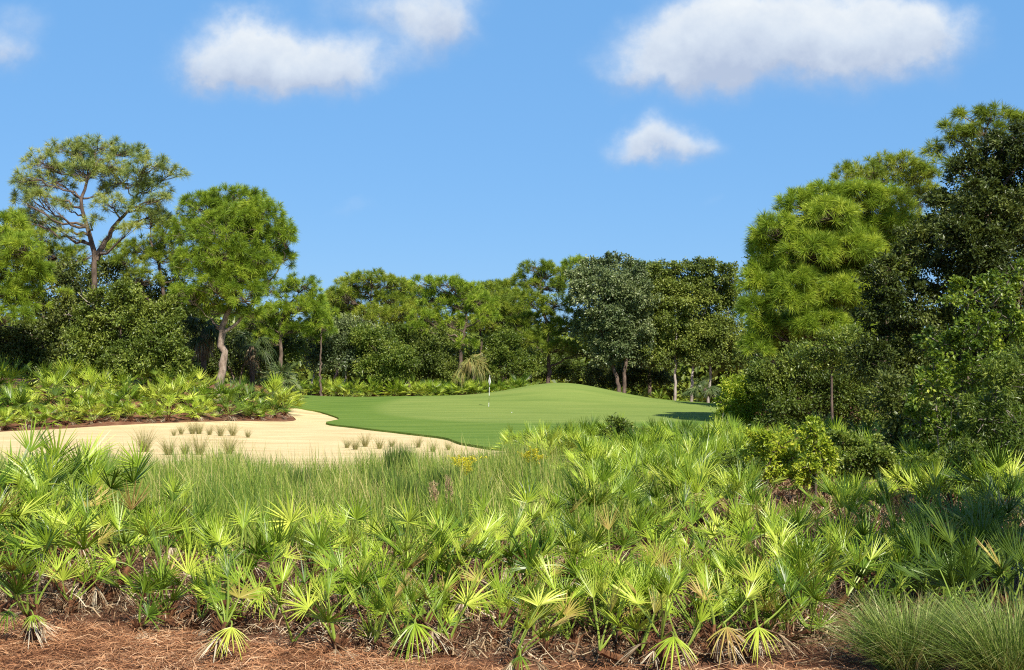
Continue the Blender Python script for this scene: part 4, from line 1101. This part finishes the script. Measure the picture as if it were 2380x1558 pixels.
# middle ground: shared plants
def proto_palmetto(s, nf, mat, split):
    z0 = np.array([0, 0, 0.0])
    root = palmetto_root(z0, 'palmetto', GRP_FRONT)
    crown = np.array([0, 0, rng.uniform(.2, .4) if split else rng.uniform(.08, .25)]) * s
    stem_mb(z0, crown, s).build('stem', M['palm_stem'], root)
    if split:
        for k in range(nf):
            f = rand_frond(crown, s, az=k * 2.4 + rng.normal(0, .3)); mb = MB()
            frond_mesh(mb, crown, f['hub'], f['axis'], f['normal'], f['Rf'], f['span'], f['droop'], f['nseg'], f['cup'])
            mb.build('frond', [M[mat], M['palmetto_stalk']], root)
    else:
        mb = MB()
        for k in range(nf):
            f = rand_frond(crown, s, az=k * 2.4 + rng.normal(0, .3), el=rng.uniform(.05, 1.4))
            frond_mesh(mb, crown, f['hub'], f['axis'], f['normal'], f['Rf'], f['span'], f['droop'], 15, f['cup'])
        mb.build('crown', [M[mat], M['palmetto_stalk']], root)
        mb = MB()
        for k in range(4):
            d = dead_frond(crown, s)
            for v, fc, mi in zip(d.v, d.f, d.m): pass
            mb.v += d.v; mb.f += [q + mb.n for q in d.f]; mb.m += d.m; mb.n += d.n
        mb.build('dead_skirt', M['dead_leaf'], root)
    return root


def scatter(protos, pts, scs, label, group):
    for i, (p, s) in enumerate(zip(pts, scs)):
        copy_tree(protos[i % len(protos)], p, rng.uniform(0, 6.28), s, label(p) if callable(label) else label, group)


def drop(protos):
    for o in protos:
        for ch in list(o.children): bpy.data.objects.remove(ch)
        bpy.data.objects.remove(o)


pr_near = [proto_palmetto(1.0, 13, 'palmetto', True) for _ in range(6)]
pr_far = [proto_palmetto(1.25, 22, 'palmetto', False) for _ in range(7)]
pr_deep = [proto_palmetto(1.25, 18, 'palmetto_shade_tone', False) for _ in range(3)]

# right mass, 17 to 40 m
pts, scs, ptsn, scsn = [], [], [], []
tries = 0
while len(pts) + len(ptsn) < 112 and tries < 4000:
    tries += 1
    D = 16.5 + 23.5 * rng.uniform() ** 0.95
    px = rng.uniform(1180, 2420)
    left = np.interp(D, [17, 22, 27, 33, 40], [1340, 1420, 1330, 1230, 1190])
    right = np.interp(D, [17, 22, 27, 40], [2420, 2380, 2200, 2080])
    if not left < px < right: continue
    p = np.array([(px - CX) / F * D, D, 0.0])
    if 1700 < px < 2120 and 20.3 < D < 25: continue
    if any(np.hypot(*(p[:2] - q[:2])) < .86 for q in pts + ptsn): continue
    p[2] = float(hgt(p[0], p[1]))
    (ptsn if D < 23 else pts).append(p); (scsn if D < 23 else scs).append(rng.uniform(.9, 1.12) * (.85 if 1650 < px < 2150 else 1) if D < 23 else rng.uniform(.8, 1.02))
lab = lambda p: 'palmetto in the dense bed along the front edge of the green' if p[1] > 30 else ('palmetto in the dense bed around the lime vine bushes' if p[1] > 23 else 'palmetto behind the front rows right of the tall grass')
scatter(pr_near, ptsn, scsn, lab, 'saw palmettos in the right bed')
scatter(pr_far, pts, scs, lab, 'saw palmettos in the right bed')

# left bank behind the sand
pts, scs = [], []
edge = [(-160, 1014), (0, 1001), (150, 993), (300, 985), (450, 980), (600, 977), (670, 973)]
for row, (dd, n) in enumerate(((0.5, 19), (2.0, 14), (4.2, 11), (7, 8))):
    for k in range(n):
        px = -120 + (790 if row < 3 else 520) * (k + rng.uniform(.1, .9)) / n
        py = np.interp(px, [e[0] for e in edge], [e[1] for e in edge])
        g = gp(px, py)
        y = g[1] + dd + rng.normal(0, .3); x = (px - CX) / F * y
        pts.append(np.array([x, y, float(hgt(x, y))])); scs.append(rng.uniform(.95, 1.25) * (.85 if row == 0 else 1.05 + .17 * row))
scatter(pr_far + pr_deep[:1], pts, scs, lambda p: 'palmetto on the bank behind the sand at left, below the pines', 'saw palmettos on the left bank')

# far row behind the green
pts, scs = [], []
for k in range(34):
    px = 690 + (1240 - 690) * (k + rng.uniform(0, 1)) / 34
    D = rng.uniform(94.6, 95.6) if k % 3 else rng.uniform(96, 97.5)
    x = (px - CX) / F * D
    pts.append(np.array([x, D, float(hgt(x, D))])); scs.append(rng.uniform(1.1, 1.45))
for px in (1400, 1440, 1475, 1500, 1530, 1590, 1625, 1660):
    D = rng.uniform(97, 101); x = (px - CX) / F * D
    pts.append(np.array([x, D, float(hgt(x, D))])); scs.append(rng.uniform(.8, 1.1))
scatter(pr_far, pts, scs, lambda p: 'palmetto in the low hedge behind the far edge of the green' if p[0] < 5 else 'palmetto in the shade behind the mound', 'saw palmettos behind the green')
drop(pr_near + pr_far + pr_deep)

# ------------------------------------------------------------------ grasses
def grass_clump_mesh(n, hmin, hmax, rad, lean, width, mat, curl=.5):
    mb = MB()
    r = rad * np.sqrt(rng.uniform(0, 1, n)); a = rng.uniform(0, 6.28, n)
    B = np.stack([r * np.cos(a), r * np.sin(a), np.full(n, -.02)], 1)
    ld = a + rng.normal(0, .7, n)
    ln = np.abs(rng.normal(0, 1, n)) * lean + r / rad * lean * .6
    blades_mb(mb, B, rng.uniform(hmin, hmax, n), ld, ln, np.full(n, width) * rng.uniform(.7, 1.2, n), curl=curl)
    return mb.build('grass', M[mat], link=False)


def place_clump(name, me, loc, rz, sc, label, cat, group=None):
    o = bpy.data.objects.new(name, me); COL.objects.link(o)
    o.location = loc; o.rotation_euler = (0, 0, rz); o.scale = sc if isinstance(sc, (tuple, list)) else (sc, sc, sc)
    return tag(o, label, cat, group)


# cord grass fountains, lower right
for (px, D, n, h, rad, lab) in ((2105, 9.75, 2600, .74, .17, 'rounded fountain of cord grass left of the other at the lower right'), (2345, 9.3, 3200, .85, .22, 'larger fountain of cord grass cut by the lower right corner')):
    x = (px - CX) / F * D
    me = grass_clump_mesh(n, h * .45, h, rad, .62, .006, 'cord_grass', .55)
    place_clump('cord_grass_clump', me, (x, D, float(hgt(x, D))), 0, 1, lab, 'ornamental grass', 'cord grass clumps')

# tufts in the sand
tuft_me = [grass_clump_mesh(210, .2, .85, .09, .42, .008, 'sand_grass', .5) for _ in range(4)]
TUFTS = [(335, 1054, 62), (421, 1013, 26), (447, 1012, 34), (462, 1012, 34), (487, 1014, 26), (512, 1017, 34), (541, 1016, 36), (576, 1020, 24), (404, 1016, 20), (392, 1062, 50), (430, 1060, 40), (463, 1062, 56), (532, 1060, 52),
         (806, 1045, 28), (826, 1049, 32), (849, 1042, 36), (882, 1047, 32), (910, 1042, 24), (972, 1044, 30), (1006, 1054, 28), (1042, 1050, 24)]
tl = ['tuft of dry grass standing alone in the sand at left', None]
for i, (px, py, hp) in enumerate(TUFTS):
    g = gp(px, py); sc = hp * g[1] / F / .72
    if i == 0: lab = 'tallest dry grass tuft standing alone in the left of the sand'
    elif i <= 8: lab = 'dry grass tuft in the small cluster at the back of the sand'
    elif i <= 12: lab = 'grass tuft at the front edge of the sand beside the tall grass'
    elif px == 972: lab = 'dark dense grass tuft in the sand near the tip of the turf lip'
    elif px > 990: lab = 'thin grass tuft at the right end of the sand'
    else: lab = 'dry grass tuft in the middle of the sand below the turf lip'
    place_clump('grass_tuft', tuft_me[i % 4], (g[0], g[1], g[2] + .05), rng.uniform(0, 6), sc, lab, 'grass tuft', 'grass tufts in the sand')

# tall meadow grass
mb = MB()
nB = 150000
D = 16.0 + 19.0 * rng.uniform(0, 1, nB) ** 1.15
px = rng.uniform(-120, 1780, nB)
x = (px - CX) / F * D
cl = np.sin(x * 2.1 + np.sin(D * 1.3) * 1.5) * np.cos(D * 1.7 + np.sin(x * .8) * 2) + .6 * np.sin(x * 5.3 + D * 3.1) * np.sin(D * 4.7 - x * 2)
keep = rng.uniform(0, 1, nB) < np.clip(.55 + .5 * cl, .12, 1)
rightlim = np.interp(D, [16, 18, 21, 24, 28, 35], [1340, 1500, 1560, 1440, 1320, 1180])
far = np.interp(px, [-120, 150, 330, 600, 900, 1150, 1300, 1500, 1800], [27, 28.5, 31, 30, 29, 34, 36, 33, 25]) + 1.4 * np.sin(x * 1.7) + .8 * np.sin(x * 4.3)
keep &= (px < rightlim + rng.normal(0, 40, nB)) & (D < far)
keep &= ~((D < 17.5) & (rng.uniform(0, 1, nB) < .55))
x, D, cl, far = x[keep], D[keep], cl[keep], far[keep]
n = len(x)
B = np.stack([x, D, hgt(x, D) - .02], 1)
hh = rng.uniform(.4, .95, n) * (1 + .30 * cl) * rng.choice([.8, .85, .9, 1.1], n) * np.interp(far - D, [0, 1.5, 5], [.55, .8, 1])
blades_mb(mb, B, hh, rng.normal(math.pi * .9, 1.6, n), np.abs(rng.normal(.25, .22, n)), rng.uniform(.007, .014, n))
tag(mb.build('tall_grass', M['tall_grass']), 'tall green grass filling the ground between the palmettos and the sand', 'grass', kind='stuff')

# dark stiff sedge clump and thinner ones
sed = [grass_clump_mesh(420, .55, 1.0, .17, .10, .02, 'sedge', .3) for _ in range(2)]
for (px, D, sc, lab) in ((925, 25.5, 1.12, 'dense dark sedge clump standing tall at the front edge of the sand'), (890, 21, .95, 'narrow dark sedge clump in the tall grass left of centre'), (945, 20, .9, 'narrow sedge clump just below the dense dark one'),
                         (1032, 21, .95, 'dark sedge clump in the tall grass near the goldenrod'), (700, 22, .85, 'sedge clump in the tall grass at left'), (1010, 19.5, .8, 'short sedge clump in the grass beside pink plumes')):
    x = (px - CX) / F * D
    place_clump('sedge_clump', sed[int(px) % 2], (x, D, float(hgt(x, D))), rng.uniform(0, 6), (sc, sc, sc), lab, 'sedge', 'sedge clumps in the tall grass')

# goldenrod and dry plumes
def goldenrod(px, D, h, lab):
    x = (px - CX) / F * D; b = np.array([x, D, float(hgt(x, D))])
    root = empty('goldenrod', b, lab, 'wildflower', 'goldenrod in the tall grass')
    st, fl = MB(), MB()
    for k in range(5):
        e = b + np.array([rng.normal(0, .16), rng.normal(0, .12), h * rng.uniform(.8, 1)])
        st.tube(bez(b, (b + e) / 2 + rng.normal(0, .03, 3), e, 6), np.linspace(.008, .004, 6), 4)
        for q in range(7):
            t = rng.uniform(.72, 1); p0 = b + (e - b) * t
            p1 = p0 + np.array([rng.normal(0, .12), rng.normal(0, .1), rng.uniform(.02, .14)])
            tt = rng.uniform(0, 1, (60, 1))
            P = p0 + (p1 - p0) * tt + rng.normal(0, .012, (60, 3))
            leaves_mb(fl, P, rng.normal(0, 1, (60, 3)), rng.normal(0, 1, (60, 3)), .03, .018)
    st.build('stem', M['sedge'], root, b); fl.build('flower', M['yellow'], root, b)


goldenrod(1078, 23.5, .85, 'yellow goldenrod in the tall grass below the right end of the sand')
goldenrod(1238, 26, .85, 'yellow goldenrod in front of the palmettos right of the grass')


def plume(px, D, h, w, lab):
    x = (px - CX) / F * D; b = np.array([x, D, float(hgt(x, D))])
    root = empty('plume_grass', b, lab, 'plume grass', 'dry plumes in the grass')
    st, fl = MB(), MB()
    for k in range(9 if w > .1 else 4):
        e = b + np.array([rng.normal(0, w), rng.normal(0, w), h * rng.uniform(.75, 1)])
        st.tube(bez(b, (b + e) / 2, e, 5), np.linspace(.006, .003, 5), 4)
        n_ = 110
        t = rng.uniform(.62, 1.02, (n_, 1)); P = b + (e - b) * t + rng.normal(0, .022, (n_, 3))
        leaves_mb(fl, P, np.array([0, 0, 1.0]) + rng.normal(0, .5, (n_, 3)), rng.normal(0, 1, (n_, 3)), .07, .012)
    st.build('stem', M['sand_grass'], root, b); fl.build('plume', M['plume'], root, b)


plume(1508, 21.5, .85, .14, 'large dry pinkish plume clump among the right palmettos')
plume(1012, 18.2, .8, .03, 'thin pink plume in the tall grass left of its taller neighbour')
plume(1042, 19, .8, .025, 'small pale plume standing beside the thin pink one')

# ------------------------------------------------------------------ floor cover
def strands(mb, n, xr, yr, Lr, wr, zmax, tilt, arc=.25, edge=None):
    x = rng.uniform(*xr, n); y = rng.uniform(*yr, n)
    a = rng.uniform(0, 2 * math.pi, n); L = rng.uniform(*Lr, n); w = rng.uniform(*wr, n)
    if edge is not None:
        k = edge(x, y); x, y, a, L, w = x[k], y[k], a[k], L[k], w[k]
    n = len(x)
    tl = np.abs(rng.normal(0, tilt, n))
    P0 = np.stack([x, y, hgt(x, y) + rng.uniform(.004, zmax, n)], 1)
    d = np.stack([np.cos(a) * np.cos(tl), np.sin(a) * np.cos(tl), np.sin(tl)], 1)
    s = np.stack([-np.sin(a), np.cos(a), rng.normal(0, .5, n)], 1); s = unit(s)
    bend = rng.normal(0, arc, n)[:, None] * L[:, None]
    Pm = P0 + d * L[:, None] * .5 + s * bend * .5 + np.array([0, 0, 1.]) * (rng.uniform(0, .12, n) * L)[:, None]
    P1 = P0 + d * L[:, None]
    hw = w[:, None] * .5
    V = np.stack([P0 - s * hw, P0 + s * hw, Pm + s * hw, Pm - s * hw, P1 + s * hw * .3, P1 - s * hw * .3], 1)
    b = np.arange(n)[:, None] * 6
    mb.add(V, np.concatenate([b + np.array([0, 1, 2, 3]), b + np.array([3, 2, 4, 5])]))


def straw_edge(x, y):
    pxx = CX + x / y * F
    lim = np.interp(pxx, [-200, 0, 250, 420, 700, 1000, 1500, 2380], [11.75, 11.7, 11.5, 11.2, 10.55, 10.0, 9.75, 9.6])
    return y < lim + rng.normal(0, .18, len(x))


mb = MB()
strands(mb, 60000, (-5.2, 5.0), (8.6, 12.2), (.10, .24), (.0035, .0065), .05, .10, .25, straw_edge)
strands(mb, 90, (-5.2, 3.0), (9.6, 12.0), (.25, .6), (.008, .014), .06, .08, .3, straw_edge)
tag(mb.build('pine_straw', M['straw']), 'red brown pine straw along the bottom of the picture', 'pine straw', kind='stuff')
mb = MB()
strands(mb, 75000, (-8, 8), (10.0, 17.5), (.05, .20), (.004, .011), .12, .42, .25, lambda x, y: ~straw_edge(x, y - .2))
strands(mb, 5000, (-8, 8), (10.0, 16.5), (.10, .28), (.009, .018), .14, .45, .35, lambda x, y: ~straw_edge(x, y - .2))
strands(mb, 30000, (0.5, 11), (16.5, 26), (.08, .3), (.008, .022), .16, .5, .25)
tag(mb.build('leaf_litter', M['litter']), 'pale dead leaf litter under the front palmettos', 'leaf litter', kind='stuff')

# ------------------------------------------------------------------ light and sky
AZ, EL = R(23), R(45)                # sun behind the camera, to its right
sd = Vector((math.sin(AZ) * math.cos(EL), -math.cos(AZ) * math.cos(EL), math.sin(EL)))
sun_d = bpy.data.lights.new('sun', 'SUN'); sun_d.energy = 5.0; sun_d.angle = R(0.55); sun_d.color = (1.0, 0.93, 0.80)
sun = bpy.data.objects.new('sun', sun_d); COL.objects.link(sun)
sun.rotation_euler = sd.to_track_quat('Z', 'Y').to_euler()
sun.location = (20, -30, 60)

w = bpy.data.worlds.new('World'); scene.world = w; w.use_nodes = True
nt = w.node_tree; nt.nodes.clear()
wo = N(nt, 'ShaderNodeOutputWorld'); bg = N(nt, 'ShaderNodeBackground'); bg.inputs[1].default_value = 0.09
nt.links.new(bg.outputs[0], wo.inputs[0])
sky = N(nt, 'ShaderNodeTexSky'); sky.sky_type = 'NISHITA'; sky.sun_disc = False
sky.sun_elevation = EL; sky.sun_rotation = math.pi - AZ
sky.air_density = 1.0; sky.dust_density = 0.2; sky.ozone_density = 3.0
hsv = N(nt, 'ShaderNodeHueSaturation'); hsv.inputs['Saturation'].default_value = 1.1; hsv.inputs['Value'].default_value = 1.0
nt.links.new(sky.outputs[0], hsv.inputs['Color'])
tc = N(nt, 'ShaderNodeTexCoord'); sx = N(nt, 'ShaderNodeSeparateXYZ'); nt.links.new(tc.outputs['Generated'], sx.inputs[0])
yy = math_n(nt, 'MAXIMUM', sx.outputs[1], 0.05)
u = math_n(nt, 'DIVIDE', sx.outputs[0], yy); v = math_n(nt, 'DIVIDE', sx.outputs[2], yy)
cmb = N(nt, 'ShaderNodeCombineXYZ'); nt.links.new(u, cmb.inputs[0]); nt.links.new(v, cmb.inputs[1])


def col_noise(scale, det, ro):
    n = nt.nodes.new('ShaderNodeTexNoise'); n.inputs['Scale'].default_value = scale; n.inputs['Detail'].default_value = det; n.inputs['Roughness'].default_value = ro
    nt.links.new(cmb.outputs[0], n.inputs['Vector'])
    return n


nw = col_noise(16, 5, .55); nwb = col_noise(45, 5, .6)
spn = N(nt, 'ShaderNodeSeparateColor'); nt.links.new(nw.outputs['Color'], spn.inputs[0])
spb = N(nt, 'ShaderNodeSeparateColor'); nt.links.new(nwb.outputs['Color'], spb.inputs[0])


def warp(c, ch, amp, ampb):
    a = math_n(nt, 'MULTIPLY_ADD', math_n(nt, 'SUBTRACT', spn.outputs[ch], .5), amp, c)
    return math_n(nt, 'MULTIPLY_ADD', math_n(nt, 'SUBTRACT', spb.outputs[ch], .5), ampb, a)


uw = warp(u, 0, .055, .016); vw = warp(v, 1, .045, .014)
CLOUDS = [(560, 108, 130, 80, 1.0), (650, 150, 170, 75, .95), (740, 180, 130, 55, .6), (530, 140, 120, 50, .5), (1005, 40, 110, 90, .9), (880, 0, 170, 60, .5), (830, 120, 130, 60, .48),
          (1640, 115, 190, 90, .85), (1700, 60, 170, 110, .9), (1880, 70, 260, 125, 1.05), (2080, 90, 170, 110, .9), (1500, 160, 120, 55, .5), (2190, 60, 90, 60, .45),
          (1530, 308, 62, 52, .7), (1590, 345, 100, 46, .65), (1480, 340, 90, 40, .42), (10, 115, 90, 58, .7), (50, 40, 80, 50, .3), (815, 478, 60, 28, .22), (1650, 480, 60, 24, .15)]
dens = None
low = None
for (px, py, a, b_, k) in CLOUDS:
    u0, v0 = (px - CX) / F, (HZ - py) / F; a *= .9; b_ *= .8
    dx = math_n(nt, 'MULTIPLY', math_n(nt, 'SUBTRACT', uw, u0), F / a)
    dy = math_n(nt, 'MULTIPLY', math_n(nt, 'SUBTRACT', vw, v0), F / b_)
    r2 = math_n(nt, 'ADD', math_n(nt, 'MULTIPLY', dx, dx), math_n(nt, 'MULTIPLY', dy, dy))
    g = math_n(nt, 'MULTIPLY', math_n(nt, 'EXPONENT', math_n(nt, 'MULTIPLY', r2, -0.9)), k)
    gl = math_n(nt, 'MULTIPLY', g, math_n(nt, 'MULTIPLY', dy, 1.0))
    dens = g if dens is None else math_n(nt, 'ADD', dens, g)
    low = gl if low is None else math_n(nt, 'ADD', low, gl)
mr = N(nt, 'ShaderNodeMapRange'); mr.interpolation_type = 'SMOOTHSTEP'
mr.inputs[1].default_value = .06; mr.inputs[2].default_value = 1.06; mr.inputs[3].default_value = 0; mr.inputs[4].default_value = .97
nf = col_noise(34, 9, .62)
spf = N(nt, 'ShaderNodeSeparateColor'); nt.links.new(nf.outputs['Color'], spf.inputs[0])
dens = math_n(nt, 'MULTIPLY', dens, math_n(nt, 'MULTIPLY_ADD', math_n(nt, 'SUBTRACT', spf.outputs[0], .5), 1.5, 1.0))
nt.links.new(dens, mr.inputs[0])
front = math_n(nt, 'GREATER_THAN', sx.outputs[1], 0.06)
fac = math_n(nt, 'MULTIPLY', mr.outputs[0], front)
# cloud shading painted in: thicker parts and upper sides whiter, undersides greyer
tone = math_n(nt, 'DIVIDE', low, math_n(nt, 'MAXIMUM', dens, .05))
tone = math_n(nt, 'MULTIPLY_ADD', math_n(nt, 'SUBTRACT', spn.outputs[2], .5), 1.2, tone)
tone = math_n(nt, 'MULTIPLY_ADD', math_n(nt, 'SUBTRACT', spf.outputs[1], .5), 1.3, tone)
tone = math_n(nt, 'MULTIPLY_ADD', tone, .52, .44, clamp=True)
cc = ramp_n(nt, tone, [(0, (3.5, 4.15, 5.4)), (.5, (5.1, 5.7, 6.5)), (1, (6.6, 6.9, 7.1))])
mx = N(nt, 'ShaderNodeMix', data_type='RGBA')
blue = N(nt, 'ShaderNodeMix', data_type='RGBA')
zr = N(nt, 'ShaderNodeMapRange'); zr.interpolation_type = 'SMOOTHSTEP'          # clear deep blue towards the zenith
zr.inputs[1].default_value = .33; zr.inputs[2].default_value = .62; zr.inputs[3].default_value = .74; zr.inputs[4].default_value = 0
nt.links.new(sx.outputs[2], zr.inputs[0]); nt.links.new(zr.outputs[0], blue.inputs[0])
nt.links.new(hsv.outputs[0], blue.inputs[6]); blue.inputs[7].default_value = (1.3, 3.3, 6.45, 1)
nt.links.new(fac, mx.inputs[0]); nt.links.new(blue.outputs[2], mx.inputs[6]); nt.links.new(cc, mx.inputs[7])
nt.links.new(mx.outputs[2], bg.inputs[0])

scene.view_settings.view_transform = 'Standard'
scene.view_settings.look = 'None'
scene.view_settings.exposure = 0.62
scene.view_settings.gamma = 1.0
scene.render.engine = 'CYCLES'
cy = scene.cycles
cy.max_bounces = 6; cy.diffuse_bounces = 2; cy.glossy_bounces = 2; cy.transmission_bounces = 4; cy.transparent_max_bounces = 8
cy.use_denoising = False
cy.filter_width = 1.15
cy.sample_clamp_indirect = 4
